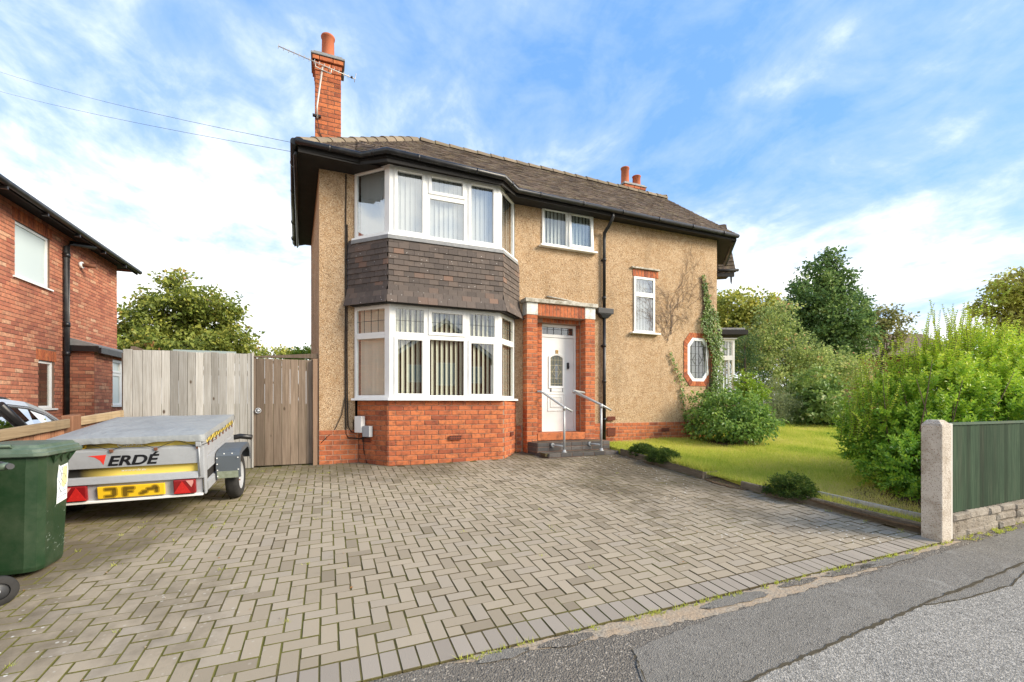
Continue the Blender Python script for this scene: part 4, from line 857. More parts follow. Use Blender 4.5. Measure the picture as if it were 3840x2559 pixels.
mb_ = MB().hexa([(5.73, 2.502, -1.5), (11.4, 2.502, -1.5), (11.4, 2.6, -1.5), (5.73, 2.6, -1.5), (5.73, 2.502, -1.112), (11.4, 2.502, -1.01), (11.4, 2.6, -1.01), (5.73, 2.6, -1.112)]).build('gravel_board', ROCK, gf)
emit(gbs, 'moulded_stone', 'moulded_stones', gf, ROCK)
# timber edging of the garden
def edging(name, lab, pts, h, th, ridged=False, mt=WOODE, zoff=0.0):
    t = thing(name, (pts[0][0], pts[0][1], ground_z(*pts[0])), lab, 'edging', 'timber edging along the drive')
    for (a, b) in zip(pts, pts[1:]):
        a, b = V3((*a, 0)), V3((*b, 0)); r = (b-a).normalized(); n = nrm(r); L = (b-a).length; mb = MB()
        G_ = lambda p, d, z: (p.x+n.x*d, p.y+n.y*d, ground_z(p.x, p.y)+z+zoff)
        mb.hexa([G_(a, 0, -.05), G_(b, 0, -.05), G_(b, -th, -.05), G_(a, -th, -.05), G_(a, 0, h), G_(b, 0, h), G_(b, -th, h), G_(a, -th, h)])
        bo_ = mb.build('board', mt, t, bevel=.004)
        if ridged:
            rm = MB()
            for k in range(8): z = .004+k*(h-.018)/8; rm.hexa([G_(a, .0055, z), G_(b, .0055, z), G_(b, -.002, z), G_(a, -.002, z), G_(a, .0055, z+.007), G_(b, .0055, z+.007), G_(b, -.002, z+.007), G_(a, -.002, z+.007)])
            rm.build('ridge_strips', mt, bo_, kind='stuff')
    return t
edging('timber_edging', 'mossy plain timber edging with a square end near the front steps', [(5.245, 7.28), (5.245, 5.19), (5.53, 5.20)], .105, .035)
edging('timber_edging', 'grooved timber edging board nearest the concrete post, facing the drive', [(5.335, 4.62), (5.625, 2.65)], .10, .03, True)
edging('timber_edging', 'plain grey board lying behind the grooved edging, under the tall bush', [(5.62, 4.30), (5.86, 2.72)], .075, .03, False, WOODG, .06)
edging('timber_edging', 'low inner board half buried in grass behind the mossy edging', [(5.45, 6.5), (5.50, 5.6)], .125, .03, False, WOODE)
# ================================================================== WHEELED BINS
BING = mat('green_bin_plastic', lambda g: g.mix(g.step(g.noise(3.5, 5, .7), .42, .72), (.014, .040, .016), (.042, .066, .036)), .42, .4, bump=lambda g: g.noise(9, 2), bd=.003)
BINL = mat('faded_bin_lid', lambda g: g.mix(g.step(g.noise(5, 5, .7), .4, .7), (.065, .105, .07), (.13, .165, .125)), .5, .35)
RUB = mat('black_rubber', lambda g: g.mix(g.noise(15, 4), (.018, .018, .018), (.05, .048, .045)), .8, .2)
SCR = mat('pale_scratches', (.35, .42, .36), .8, .1)
def rrect(hx, hy, r, z, cx=0, cy=0, n=4):
    out = []
    for (sx, sy, a0) in ((1, 1, 0), (-1, 1, 90), (-1, -1, 180), (1, -1, 270)):
        for i in range(n+1): a = R_(a0+90*i/n); out.append((cx+sx*(hx-r)+r*math.cos(a), cy+sy*(hy-r)+r*math.sin(a), z))
    return out
def loft(mb, rings, cap0=True, cap1=True, smooth=True):
    n = len(rings[0]); pts = [p for r in rings for p in r]
    mb.add(pts, [(i*n+j, i*n+(j+1) % n, (i+1)*n+(j+1) % n, (i+1)*n+j) for i in range(len(rings)-1) for j in range(n)], smooth)
    b = len(mb.v)-len(pts)
    for k, q in ((cap0, tuple(range(n-1, -1, -1))), (cap1, tuple(range((len(rings)-1)*n, len(rings)*n)))):
        if k: mb.f.append(tuple(b+i for i in q)); mb.sm.append(False); mb.mi.append(mb.cm); mb.r.append(0.)
    return mb
def wheelie_bin(loc, rz, lab, tilt=(0, 0), back='y', lo=0.):
    B = (lambda x, y, z: V3((-y, x, z))) if back == 'x' else (lambda x, y, z: V3((x, y, z)))
    t = thing('wheelie_bin', loc, lab, 'bin', 'green wheeled bins', rot=(tilt[0], tilt[1], rz))
    bd = MB(); loft(bd, [rrect(.205, .21, .085, .035, 0, 0, 2), rrect(.213, .218, .085, .065, 0, 0, 2), rrect(.236, .245, .085, .80, 0, 0, 2), rrect(.238, .248, .08, .90, 0, 0, 2), rrect(.250, .260, .08, .905, 0, 0, 2), rrect(.250, .260, .08, .93, 0, 0, 2)], True, True, False)
    body = bd.build('body', BING, t)
    ld_ = MB(); loft(ld_, [rrect(.262, .272+lo, .06, .905, 0, lo, 2), rrect(.270, .278+lo, .06, .912, 0, lo, 2), rrect(.270, .278+lo, .06, .935, 0, lo, 2), rrect(.258, .266+lo, .06, .94, 0, lo, 2), rrect(.254, .262+lo, .06, .962, 0, lo, 2), rrect(.236, .244+lo, .06, .97, 0, lo, 2), rrect(.225, .232+lo, .06, .992, 0, lo, 2), rrect(.16, .16+lo, .06, 1.0, 0, lo, 2)], True, True, False)
    lid = ld_.build('lid', BINL, t)
    for k in (-1,): MB().tube([(-.105, -.235, .968), (-.105, -.25, .992), (.07, -.25, .992), (.07, -.235, .968)], .009, 8).build('lid_handle', BINL, lid)
    hb_ = MB(); hb_.tube([B(-.25, .315, .93), B(.25, .315, .93)], .020, 12); hb_.build('handle_bar', mat('dark_grey_plastic', (.05, .052, .055), .5, .4) if 'dark_grey_plastic' not in MATS else MATS['dark_grey_plastic'], t)
    for sx in (-.2, 0, .2): MB().tube([B(sx, .27, .925), B(sx, .315, .93)], .025, 8).build('hinge', BINL, t)
    MB().tube([B(-.25, .26, .10), B(.25, .26, .10)], .011, 8).build('axle', GALV, t)
    for sx in (-1, 1):
        wh = MB().lathe(B(sx*.232, .26, .10), [(.055, -.024), (.092, -.026), (.1, -.015), (.1, .015), (.092, .026), (.055, .024)], 28, B(1, 0, 0)).build('wheel', RUB, t)
        h_ = MB(); h_.lathe(B(sx*.232, .26, .10), [(.0, -.018*1), (.03, -.018), (.034, -.010), (.056, -.012), (.056, .012), (.034, .01), (.03, .018), (.0, .018)], 20, B(1, 0, 0)); h_.build('hub', MATS['dark_grey_plastic'], wh)
    nt_ = MB()
    for i, y in enumerate((-.07, .045, .155)):
        y0_ = y; nt_.add([(.242, y0_-.05, .905), (.242, y0_+.05, .905), (.2405, y0_, .83)], [(0, 1, 2)]); nt_.add([(.242, y0_-.05, .905), (.268, y0_-.05, .905), (.2405, y0_, .83)], [(0, 1, 2)]); nt_.add([(.242, y0_+.05, .905), (.268, y0_+.05, .905), (.2405, y0_, .83)], [(2, 1, 0)])
    nt_.build('rim_web', BING, t)
    return t, body
b1, b1b = wheelie_bin((-2.205, 4.75, ground_z(-2.2, 4.75)+.0), 0, 'dark green wheeled bin with a torn map sticker, in front of the trailer', back='x', lo=.045)
# sticker on the right side (plane x ~ side of the body, leaning outwards towards the top)
def side_pt(y, z): return V3((.213+(z-.065)/.735*.023+.0025, y-.045, z))
PAP = mat('torn_white_label', lambda g: g.mix(g.step(g.noise(26, 4, .7, g.obj()), .55, .60), (.72, .74, .72), (.45, .55, .66)), .7, .2); PAPY = mat('yellow_label_print', (.74, .66, .33), .7, .2)
stk = [(.035, .50), (.04, .60), (.032, .70), (.05, .815), (.075, .80), (.19, .815), (.20, .74), (.192, .62), (.195, .52), (.12, .51)]
sk = MB().add([side_pt(*p) for p in stk], [tuple(range(len(stk)))]).build('label', PAP, b1b if False else b1)
o_ = V3((.0012, 0, 0)); MB().add([side_pt(*p)+o_ for p in [(.10, .64), (.12, .79), (.175, .795), (.18, .66), (.14, .62)]], [(0, 1, 2, 3, 4)]).build('label_print', PAPY, b1)
ln = MB(); INK = mat('grey_ink', (.16, .20, .26), .8, .1)
for pa in ([(.06, .78), (.09, .74), (.085, .70), (.13, .66), (.17, .64)], [(.05, .69), (.08, .66), (.07, .62), (.10, .585)], [(.05, .575), (.10, .59), (.18, .60)], [(.055, .55), (.18, .565)], [(.10, .79), (.10, .76)], [(.17, .79), (.17, .77)], [(.09, .74), (.14, .73), (.165, .69)]): ln.tube([side_pt(*p)+o_*1.3 for p in pa], .0016, 4)
ln.build('map_lines', INK, b1)
sc_m = MB()
for i in range(26):
    y, z = random.uniform(-.1, .20), random.uniform(.14, .5); a = random.uniform(-.6, .9); L = random.uniform(.006, .03)*(2 if i < 6 else 1); w_ = random.uniform(.001, .004); d = (math.cos(a)*L, math.sin(a)*L)
    sc_m.add([side_pt(y, z), side_pt(y+d[0], z+d[1]), side_pt(y+d[0], z+d[1]+w_), side_pt(y, z+w_)], [(0, 1, 2, 3)])
sc_m.build('scratches', SCR, b1, kind='stuff')
b2, _ = wheelie_bin((-2.365, 4.143, ground_z(-2.3, 4.1)-.0), R_(-52), 'second green wheeled bin at the left edge, only its wheel and handle bar showing')
# ================================================================== TRAILER
TR = (-1.765, 6.50, ground_z(-1.765, 6.5)); t = thing('box_trailer', TR, 'galvanised box trailer with a grey laced cover and yellow number plate', 'trailer', rot=(R_(6.4), R_(-1.0), R_(-1.4)))
YS = mat('yellow_sticker', lambda g: g.mix(g.step(g.sep(g.obj())[0], -.42, -.10), (.020, .020, .018), (.78, .60, .12)), .5, .4)
COV = mat('grey_tarpaulin', lambda g: g.mix(g.noise(2.5, 4), (.225, .24, .24), (.30, .31, .305)), .55, .35, bump=lambda g: g.noise(5, 3), bd=.03)
REDL = mat('red_lens', lambda g: g.mix(g.vor(120, 'Distance'), (.42, .012, .012), (.60, .03, .025)), .2, .6); REDD = mat('dark_red_lens', (.22, .010, .012), .25, .6); AMB = mat('pink_lens', (.62, .30, .26), .3, .5)
PLY = mat('number_plate_yellow', (.80, .50, .02), .4, .4); SMU = mat('smudged_plate_print', (.15, .092, .008), .6, .2); SMU2 = mat('smudged_plate_halo', (.42, .26, .012), .6, .2)
XL, XR, Y0, Y1 = -.625, .625, -.75, .72
tub = MB(); tub.box(XL+.05, XR-.05, Y0+.03, Y1-.03, .47, .50); tub.box(XL+.04, XR-.04, Y0+.05, Y0+.08, .30, .86); tub.box(XL+.04, XL+.06, Y0+.08, Y1, .47, .86); tub.box(XR-.06, XR-.04, Y0+.08, Y1, .47, .86); tub.box(XL+.06, XR-.06, Y1-.03, Y1, .47, .86)
tub.build('tub', GALV, t)
tg = MB(); c0, c1 = XL+.055, XR-.055
for (za, zb, d0, d1) in ((.463, .53, -.035, -.02), (.62, .79, -.02, -.02)):
    tg.hexa([(c0, Y0+d0, za), (c1, Y0+d0, za), (c1, Y0+.05, za), (c0, Y0+.05, za), (c0, Y0+d1, zb), (c1, Y0+d1, zb), (c1, Y0+.05, zb), (c0, Y0+.05, zb)])
tg.hexa([(c0, Y0-.02, .791), (c1, Y0-.02, .791), (c1, Y0+.05, .791), (c0, Y0+.05, .791), (c0, Y0+.012, .812), (c1, Y0+.012, .812), (c1, Y0+.05, .812), (c0, Y0+.05, .812)])
tail = tg.build('tailgate', GALV, t, bevel=.004)
MB().box(c0, c1, Y0+.018, Y0+.05, .5301, .6199).build('lower_band', YS, t); MB().box(c0, c1, Y0+.018, Y0+.05, .8121, .88).build('upper_band', YS, t)
MB().box(XL+.03, XR-.03, Y0-.0, Y0+.02, .295, .4629).build('light_board', GALV, t, bevel=.003); MB().box(XL+.02, XR-.02, Y0-.03, Y0+.02, .272, .295).build('bumper_lip', WHITE, t, bevel=.004)
for sx in (XL, XR):
    s = -1 if sx > 0 else 1
    pm = MB(); pm.box(min(sx, sx+s*.055), max(sx, sx+s*.055), Y0-.025, Y0+.05, .46, .87); pm.hexa([(sx-.008, Y0-.02, .285), (sx+.008, Y0-.02, .285), (sx+.008, Y0+.04, .285), (sx-.008, Y0+.04, .285), (sx-.008, Y0-.02, .87), (sx+.008, Y0-.02, .87), (sx+.008, Y0+.10, .87), (sx-.008, Y0+.10, .87)]); pm.build('corner_post', GALV, t, bevel=.003)
    MB().tube([(sx+s*.035, Y0-.032, .48), (sx+s*.035, Y0-.032, .86)], .006, 6).build('hinge_rod', GALV, t)
    lt_ = MB(); lt_.box(min(sx+s*.01, sx+s*.06), max(sx+s*.01, sx+s*.06), Y0-.045, Y0-.025, .80, .85); lt_.build('latch', GALV, t, bevel=.004)
for sx in (1, -1):                                           # side panels with pressed ribs
    sp_ = MB()
    for (za, zb) in ((.285, .40), (.50, .655), (.665, .80)): sp_.hexa([(sx*.600, Y0+.10, za), (sx*.628, Y0+.10, za+.012), (sx*.628, Y1, za+.012), (sx*.600, Y1, za), (sx*.600, Y0+.10, zb), (sx*.628, Y0+.10, zb-.012), (sx*.628, Y1, zb-.012), (sx*.600, Y1, zb)])
    recalc(sp_.build('side_panel', GALV, t)); MB().box(min(sx*.59, sx*.612), max(sx*.59, sx*.612), Y0+.1, Y1, .405, .495).build('side_recess', BLACKT, t); MB().box(min(sx*.59, sx*.622), max(sx*.59, sx*.622), Y0+.1, Y1, .802, .87).build('side_band', YS, t)
# cover: top sheet, skirt all round, lacing
cv = MB(); nx, ny = 26, 20; top = []
for j in range(ny+1):
    for i in range(nx+1):
        x = -.635+1.27*i/nx; y = Y0-.035+(Y1-Y0+.07)*j/ny; e = min(1, min(i, nx-i)/3, min(j, ny-j)/3)
        top.append((x, y, .922+.028*e*(1-.3*math.sin(3*x)*math.sin(2*y+1))+.008*math.sin(9*x+4*y)*e))
cv.add(top, [(j*(nx+1)+i, j*(nx+1)+i+1, (j+1)*(nx+1)+i+1, (j+1)*(nx+1)+i) for j in range(ny) for i in range(nx)], True)
per = [(i, 0) for i in range(nx)]+[(nx, j) for j in range(ny)]+[(i, ny) for i in range(nx, 0, -1)]+[(0, j) for j in range(ny, 0, -1)]
sk_ = []
for k, (i, j) in enumerate(per):
    p = top[j*(nx+1)+i]; d = V3((p[0]*.012, (p[1])*.012, 0)); sag = .062+.010*math.sin(k*.55)+.004*math.sin(k*1.7); sk_ += [p, (p[0]+d.x, p[1]+d.y-.002, p[2]-.03), (p[0]+d.x*1.2, p[1]+d.y*1.2, p[2]-sag)]
n = len(per); cv.add(sk_, [(3*k+r_, 3*((k+1) % n)+r_, 3*((k+1) % n)+r_+1, 3*k+r_+1) for k in range(n) for r_ in range(2)], True)
cover = cv.build('cover', COV, t)
lace = MB()
def lacing(pts): lace.tube(pts, .003, 5)
for k in range(4): x0_ = -.60+.36*k; lacing([(x0_-.06, Y0-.04, .868), (x0_+.10, Y0-.028, .795), (x0_+.27, Y0-.04, .868)])
for k in range(8): y0_ = Y0+.08+.17*k; lacing([(.645, y0_, .868), (.633, y0_+.085, .795), (.645, y0_+.17, .868)])
lace.build('lacing_cord', BLACKP, cover, kind='stuff')
RUST = mat('rusty_hook', (.17, .075, .045), .8, .2)
for k in range(4): MB().box(-.60+.36*k+.085, -.60+.36*k+.115, Y0-.036, Y0-.02, .775, .805).build('lacing_hook', RUST, t, bevel=.003)
for k in range(8): MB().box(.628, .638, Y0+.08+.17*k+.075, Y0+.08+.17*k+.10, .775, .80).build('lacing_hook', RUST, t)
# lamps and plate
def lamp(x0, x1, flip):
    lm = MB().box(x0, x1, Y0-.045, Y0-.0005, .305, .455).build('rear_lamp', REDD, t, bevel=.010)
    s = -1 if flip else 1; xm = (x0+x1)/2-s*.02
    MB().prism([(xm-.075, Y0-.0465, .315), (xm+.075, Y0-.0465, .315), (xm, Y0-.0465, .445)], (0, -.004, 0)).build('reflector', REDL, lm)
    MB().prism([(xm+s*.035, Y0-.0465, .447), (xm+s*.100, Y0-.0465, .447), (xm+s*.100, Y0-.0465, .42), (xm+s*.082, Y0-.0465, .375)], (0, -.003, 0)).build('indicator_lens', AMB, lm)
lamp(.352, .547, False); lamp(-.547, -.352, True)
npp = MB().box(-.275, .275, Y0-.03, Y0-.0005, .312, .432).build('number_plate', PLY, t, bevel=.006)
def blob(x0, x1, z0_, z1_, y, m_): MB().prism([(cx_, y, cz_) for cx_, _, cz_ in [((x0+x1)/2+px, 0, (z0_+z1_)/2+py) for px, py, _ in rrect((x1-x0)/2, (z1_-z0_)/2, min(x1-x0, z1_-z0_)*.42, 0)]], (0, .0012, 0)).build('blurred_character', m_, npp)
for (a, b, c, d) in ((-.215, -.125, .395, .418), (-.155, -.122, .34, .41), (-.215, -.14, .327, .345), (-.07, -.035, .325, .418), (-.05, .025, .392, .418), (-.05, .010, .362, .378), (.085, .13, .345, .372), (.125, .18, .372, .396), (.175, .215, .375, .418), (.065, .10, .335, .352), (.195, .222, .345, .40)):
    blob(a-.013, b+.013, c-.010, d+.010, Y0-.0315, SMU2); blob(a, b, c, d, Y0-.0330, SMU)
# lettering on the tailgate
RD = V3((1, 0, 0)); FW = V3((0, -1, 0)); BLK = mat('black_lettering', (.012, .012, .014), .4, .4); REDS = mat('red_sticker', (.70, .045, .03), .45, .4); WHL = mat('white_lettering', (.85, .85, .80), .5, .3)
text_mesh('maker_lettering', 'ERD\u00c9', .135, BLK, t, frame_m((-.185, Y0-.0222, .642), RD*1.26, ZZ, FW), .0012, .28, .004)
MB().prism([(-.33, Y0-.0215, .745), (-.185, Y0-.0215, .752), (-.212, Y0-.0215, .652), (-.235, Y0-.0215, .695), (-.275, Y0-.0215, .73)], (0, .001, 0)).build('red_swoosh', REDS, t)
text_mesh('model_script', 'Classic', .072, WHL, t, frame_m((-.12, Y0+.0165, .822), RD*1.15, ZZ, FW), .001, .45, -.0006); text_mesh('model_number', '213', .085, PLY, t, frame_m((-.50, Y0+.0165, .813), RD*1.2, ZZ, FW), .001, .3, .001)
text_mesh('web_address', 'www.erde.eu', .034, WHL, t, frame_m((-.09, Y0+.0165, .568), RD*1.1, ZZ, FW), .0008, .3)
# running gear
MGD = mat('grey_mudguard', (.085, .10, .115), .5, .4)
for sx in (1, -1):
    whl = MB().lathe((sx*.765, 0, .272), [(.165, -.062), (.20, -.070), (.245, -.066), (.268, -.050), (.272, -.02), (.272, .02), (.268, .050), (.245, .066), (.20, .070), (.165, .062)], 40, (sx, 0, 0)).build('wheel', RUB, t)
    rm_ = MB().lathe((sx*.765, 0, .272), [(.0, .03), (.05, .03), (.055, .015), (.095, .012), (.125, .035), (.15, .045), (.165, .058), (.172, .062), (.165, .0), (.1, -.04), (.0, -.04)], 32, (sx, 0, 0)).build('rim', GALV, whl)
    for k in range(4): a = k*PI/2+.4; MB().lathe((sx*(.765+.031), .075*math.cos(a), .272+.075*math.sin(a)), [(.0, .012), (.009, .012), (.009, -.02)], 8, (sx, 0, 0)).build('wheel_nut', RUST, whl)
    prof = [(-.35, .335), (-.355, .40), (-.345, .585), (-.30, .625), (-.2, .645), (.18, .645), (.27, .615), (.335, .53), (.36, .42)]; mg = MB(); xa, xb = sorted((sx*.64, sx*.875))
    for (a, b) in zip(prof, prof[1:]):
        mg.quad((xa, a[0], a[1]), (xb, a[0], a[1]), (xb, b[0], b[1]), (xa, b[0], b[1]))
        xo = sx*.875; mg.quad((xo, a[0], a[1]), (xo, b[0], b[1]), (xo, b[0]*.86, .27+(b[1]-.27)*.86), (xo, a[0]*.86, .27+(a[1]-.27)*.86))
    gm = mg.build('mudguard', MGD, t); md = gm.modifiers.new('thick', 'SOLIDIFY'); md.thickness = .006; md.offset = 0
    MB().box(xa+.01, xb-.015, -.362, -.356, .335, .415).build('mudflap_patch', mat('algae_covered_plastic', lambda g: g.mix(g.noise(30, 4), (.10, .115, .05), (.34, .38, .32)), .8, .2) if sx > 0 else MATS['algae_covered_plastic'], gm)
    rv_ = MB()
    for (x, y, z) in [(sx*.655, -.357, zz_) for zz_ in (.36, .43, .50, .57)]+[(sx*.862, -.357, zz_) for zz_ in (.43, .57)]+[(xx_, -.32, .612) for xx_ in (sx*.72, sx*.80)]: rv_.box(x-.006, x+.006, y-.006, y, z-.006, z+.006)
    rv_.build('rivets', WHITE, gm, kind='stuff')
MB().tube([(-.70, 0, .272), (.70, 0, .272)], .028, 10).build('axle', GALV, t); MB().box(-.04, .04, Y1-.4, Y1+.75, .36, .43).build('drawbar', GALV, t)
jk = MB(); jk.tube([(.12, Y1+.5, .12), (.12, Y1+.5, .62)], .022, 8); jk.lathe((.12, Y1+.5, .0), [(.0, -.03), (.1, -.03), (.1, .03), (.0, .03)], 16, (1, 0, 0)); jk.build('jockey_wheel', GALV, t); MB().tube([(.62, Y1+.02, .61), (.70, Y1+.04, .62), (.84, Y1+.03, .60)], .035, 8).build('spare_strap', BLACKP, t)
# ================================================================== PARKED CAR ON THE NEIGHBOUR'S DRIVE
PAINT = mat('silver_car_paint', (.55, .57, .60), .25, .6, metal=.5); TRIM = mat('black_car_trim', (.012, .012, .013), .4, .4); ALLOY = mat('alloy_wheel', (.5, .5, .52), .35, .5, metal=.8)
def car(loc, rz, lab, paint, grp=None):
    t = thing('parked_car', loc, lab, 'car', grp, rot=(0, 0, rz))
    b = MB(); W = .87
    # lower body: stations along y (front is +y), each a half-width / sill / belt section
    st = [(-2.20, .72, .30, .78), (-2.12, .80, .26, .90), (-1.5, .86, .24, .93), (0, W, .24, .92), (1.1, .86, .24, .90), (1.7, .83, .26, .80), (2.12, .74, .30, .66), (2.20, .62, .36, .56)]
    rings = [[(-w, y, z0), (-w*1.0, y, (z0+z1)*.5), (-w*.94, y, z1), (w*.94, y, z1), (w, y, (z0+z1)*.5), (w, y, z0)] for y, w, z0, z1 in st]; loft(b, rings); recalc(b.build('body', paint, t, bevel=.02))
    # greenhouse: roof skin, pillars, glass
    sec = [(-2.02, .70, .95), (-1.72, .60, 1.33), (-1.3, .61, 1.42), (-.8, .625, 1.455), (-.25, .63, 1.455), (.2, .63, 1.42), (.6, .625, 1.335), (.95, .63, 1.21), (1.25, .66, 1.06), (1.5, .70, .92)]
    rf_ = MB()
    for (y0_, w0, z0), (y1_, w1, z1) in zip(sec[1:], sec[2:]):
        k0, k1 = (.0 if y0_ < .9 else .52), (.0 if y1_ < .9 else .52)
        if y1_ < .7: rf_.quad((-w0, y0_, z0), (w0, y0_, z0), (w1, y1_, z1), (-w1, y1_, z1))
        for s in (-1, 1):
            if y1_ >= .7: rf_.quad((s*w0, y0_, z0), (s*w1, y1_, z1), (s*(w1-.06), y1_, z1), (s*(w0-.06), y0_, z0))
            rf_.quad((s*w0, y0_, z0), (s*w1, y1_, z1), (s*(w1+.045), y1_, z1-.065), (s*(w0+.045), y0_, z0-.065))
    ro = rf_.build('roof', paint, t); md = ro.modifiers.new('t', 'SOLIDIFY'); md.thickness = .02
    for s in (-1, 1):
        gl = MB(); P = [(y, w+.04, z-.062) for y, w, z in sec[1:-1]]
        for (y0_, w0, z0), (y1_, w1, z1) in zip(P, P[1:]): gl.quad((s*w0, y0_, z0), (s*w1, y1_, z1), (s*.81, y1_, min(.925, z1)), (s*.81, y0_, .925))
        gl.build('side_window', CAR_GLASS, t)
        for (a, c_, r_) in (((s*.69, -.42, 1.40), (s*.822, .10, .92), .045), ((s*.68, -1.30, 1.36), (s*.82, -1.36, .92), .035), ((s*.62, -1.72, 1.33), (s*.78, -2.0, .93), .05)): MB().tube([a, c_], r_, 8).build('pillar', TRIM, t)
        MB().tube([(s*(w+.055), y, z-.075) for y, w, z in sec[1:-1]], .010, 6).build('chrome_trim', ALLOY, t)
        MB().tube([(s*.57, .10, 1.43), (s*.59, -.12, 1.475), (s*.595, -.4, 1.50), (s*.59, -1.2, 1.48), (s*.57, -1.4, 1.40)], .016, 8).build('roof_rail', TRIM, t)
        for y in (-1.35, 1.38):
            wh = MB().lathe((s*.80, y, .31), [(.19, -.09), (.28, -.1), (.31, -.07), (.31, .07), (.28, .1), (.19, .09)], 28, (s, 0, 0)).build('wheel', RUB, t)
            MB().lathe((s*.80, y, .31), [(0, .06), (.06, .06), (.12, .05), (.19, .085), (.19, -.05), (0, -.05)], 20, (s, 0, 0)).build('rim', ALLOY, wh)
        MB().lbox((s*.70 if s > 0 else -.9, 0, 0), V3((1, 0, 0)), 0, .2, .93, 1.04, -.95, -.82).build('door_mirror', paint, t, bevel=.03)
        MB().box(min(s*.45, s*.72), max(s*.45, s*.72), 2.08, 2.19, .56, .66).build('headlight', ALLOY, t, bevel=.02)
    MB().add([(-.57, .60, 1.33), (.57, .60, 1.33), (.57, .95, 1.205), (-.57, .95, 1.205), (.64, 1.5, .915), (-.64, 1.5, .915)], [(0, 1, 2, 3), (3, 2, 4, 5)]).build('windscreen', CAR_GLASS, t); MB().quad((-.58, -1.74, 1.35), (.58, -1.74, 1.35), (.68, -2.05, .94), (-.68, -2.05, .94)).build('rear_window', CAR_GLASS, t)
    return t
car((-4.42, 8.05, ground_z(-4.4, 7.6)-.285), R_(1.0), 'silver car behind the low paling fence, only roof and side windows showing', PAINT)
# ================================================================== NEIGHBOUR'S BRICK HOUSE
nh = thing('brick_house', (-8, 13, -1.1), 'red brick neighbouring house at the left with black gutter and downpipe', 'house')
p0, p1 = V3((-5.62, 5.2, 0)), V3((-5.34, 15.9, 0)); RN = (p1-p0).normalized(); NN = nrm(RN); ZB = -1.2; WH = 5.0; WL = (p1-p0).length
def sx(v): return (v-5.2)/RN.y
wins = [(sx(11.62), sx(12.74), 2.42-ZB, 3.49-ZB), (sx(12.35), sx(12.9), -.12-ZB, .88-ZB)]
w = MB(); wall_mesh(w, (*p0.xy, ZB), RN, WL, WH, wins, .1); B0 = V3((-12.5, 16.2, 0)); w.quad((*p1.xy, ZB), (*B0.xy, ZB), (*B0.xy, ZB+WH), (*p1.xy, ZB+WH)); w.quad((*p0.xy, ZB), (-12.5, 5.2, ZB), (-12.5, 5.2, ZB+WH), (*p0.xy, ZB+WH)); nwall = w.build('wall', MORTARD, nh)
nb = []; lint = [(a-.08, b+.08, d, d+.235) for a, b, c, d in wins]
brick_run(nb, (*p0.xy, ZB), RN, WL, WH, wins+lint, course=.081, L=.238, proud=.008)
lb_ = []
for a, b, c, d in lint:
    n = int((b-a)/.078)
    for i in range(n): x = a+(b-a)*(i+.5)/n; lb_.append(('brick', frame_m(V3((*p0.xy, ZB))+RN*x+ZZ*(c+.117)+NN*(.010-.05), ZZ, -NN, RN*-1 if False else -RN, (.225/.225, 1, .070/.07)), .016))
# lean-to bay on the side
EX = V3((-4.90, 13.37, 0)); e0 = V3((-5.42, 13.37, 0)); el = MB()
wl2 = [(.90, 2.0, -.07-ZB, 1.09-ZB)]
wall_mesh(el, (*e0.xy, ZB), XA, .52, 2.42, (), .05); wall_mesh(el, (*EX.xy, ZB), RN, 2.6, 2.40, wl2, .06); ext = el.build('side_extension', MORTARD, nh)
brick_run(nb, (*e0.xy, ZB), XA, .52, 2.42, course=.081, L=.238); brick_run(nb, (*EX.xy, ZB), RN, 2.6, 2.40, [(.90, 2.0, -.07-ZB, 1.31-ZB)], course=.081, L=.238, phase=.1)
for i in range(14): lb_.append(('brick', frame_m(V3((*EX.xy, 0))+RN*(.9+1.1*(i+.5)/14)+ZZ*1.205+NN*(-.04), ZZ, -NN, -RN, (1, 1, 1)), .01))
emit(nb, 'brick', 'brickwork', nwall, BRICKN, 300); emit(lb_, 'lintel_brick', 'lintel_bricks', nwall, BRICK, 60)
def nwin(base, a, b, c, d, lights, glm, fw=.055): return window('window', V3((*base.xy, ZB))+RN*a+ZZ*c-NN*.03, RN, b-a, d-c, lights, fw=fw, gl=glm, sill=.07, par=nh)
nwin(p0, *wins[0], [(0, wins[0][1]-wins[0][0], 0, 1.07, 'f')], OBSC); nwin(p0, *wins[1], [(0, wins[1][1]-wins[1][0], 0, 1.0, 'f')], GLASS)
nwin(EX, .9, 2.0, wl2[0][2], wl2[0][3], [(0, .55, 0, .80, 'f'), (0, .55, .80, 1.16, 'o'), (.55, 1.1, 0, 1.16, 'f')], OBSC)
MB().lbox((*p0.xy, 0), RN, 6.9, 7.9, -.2, 1.0, -.5, -.45).build('room_partition', DARK, nh)
er = MB(); er.hexa([(-5.42, 13.28, 1.30), (-4.80, 13.28, 1.275), (-4.74, 16.0, 1.275), (-5.36, 16.0, 1.30), (-5.42, 13.28, 1.50), (-4.80, 13.28, 1.315), (-4.74, 16.0, 1.315), (-5.36, 16.0, 1.50)]); er.build('extension_roof', LEAD, nh)
eg = MB(); eg.box(-5.44, -4.78, 13.255, 13.279, 1.17, 1.30); eg.hexa([(-4.80, 13.28, 1.14), (-4.74, 13.28, 1.14), (-4.68, 16, 1.14), (-4.74, 16, 1.14), (-4.80, 13.28, 1.27), (-4.74, 13.28, 1.27), (-4.68, 16, 1.27), (-4.74, 16, 1.27)]); eg.build('extension_gutter', BLACKP, nh)
nd = MB(); dpv = V3((-5.33, 13.22, 0)); nd.tube([(-5.05, 13.85, 3.80), (-5.06, 13.80, 3.70), (-5.30, 13.35, 3.62), (-5.33, 13.22, 3.50), (-5.33, 13.22, -1.2)], .05, 10)
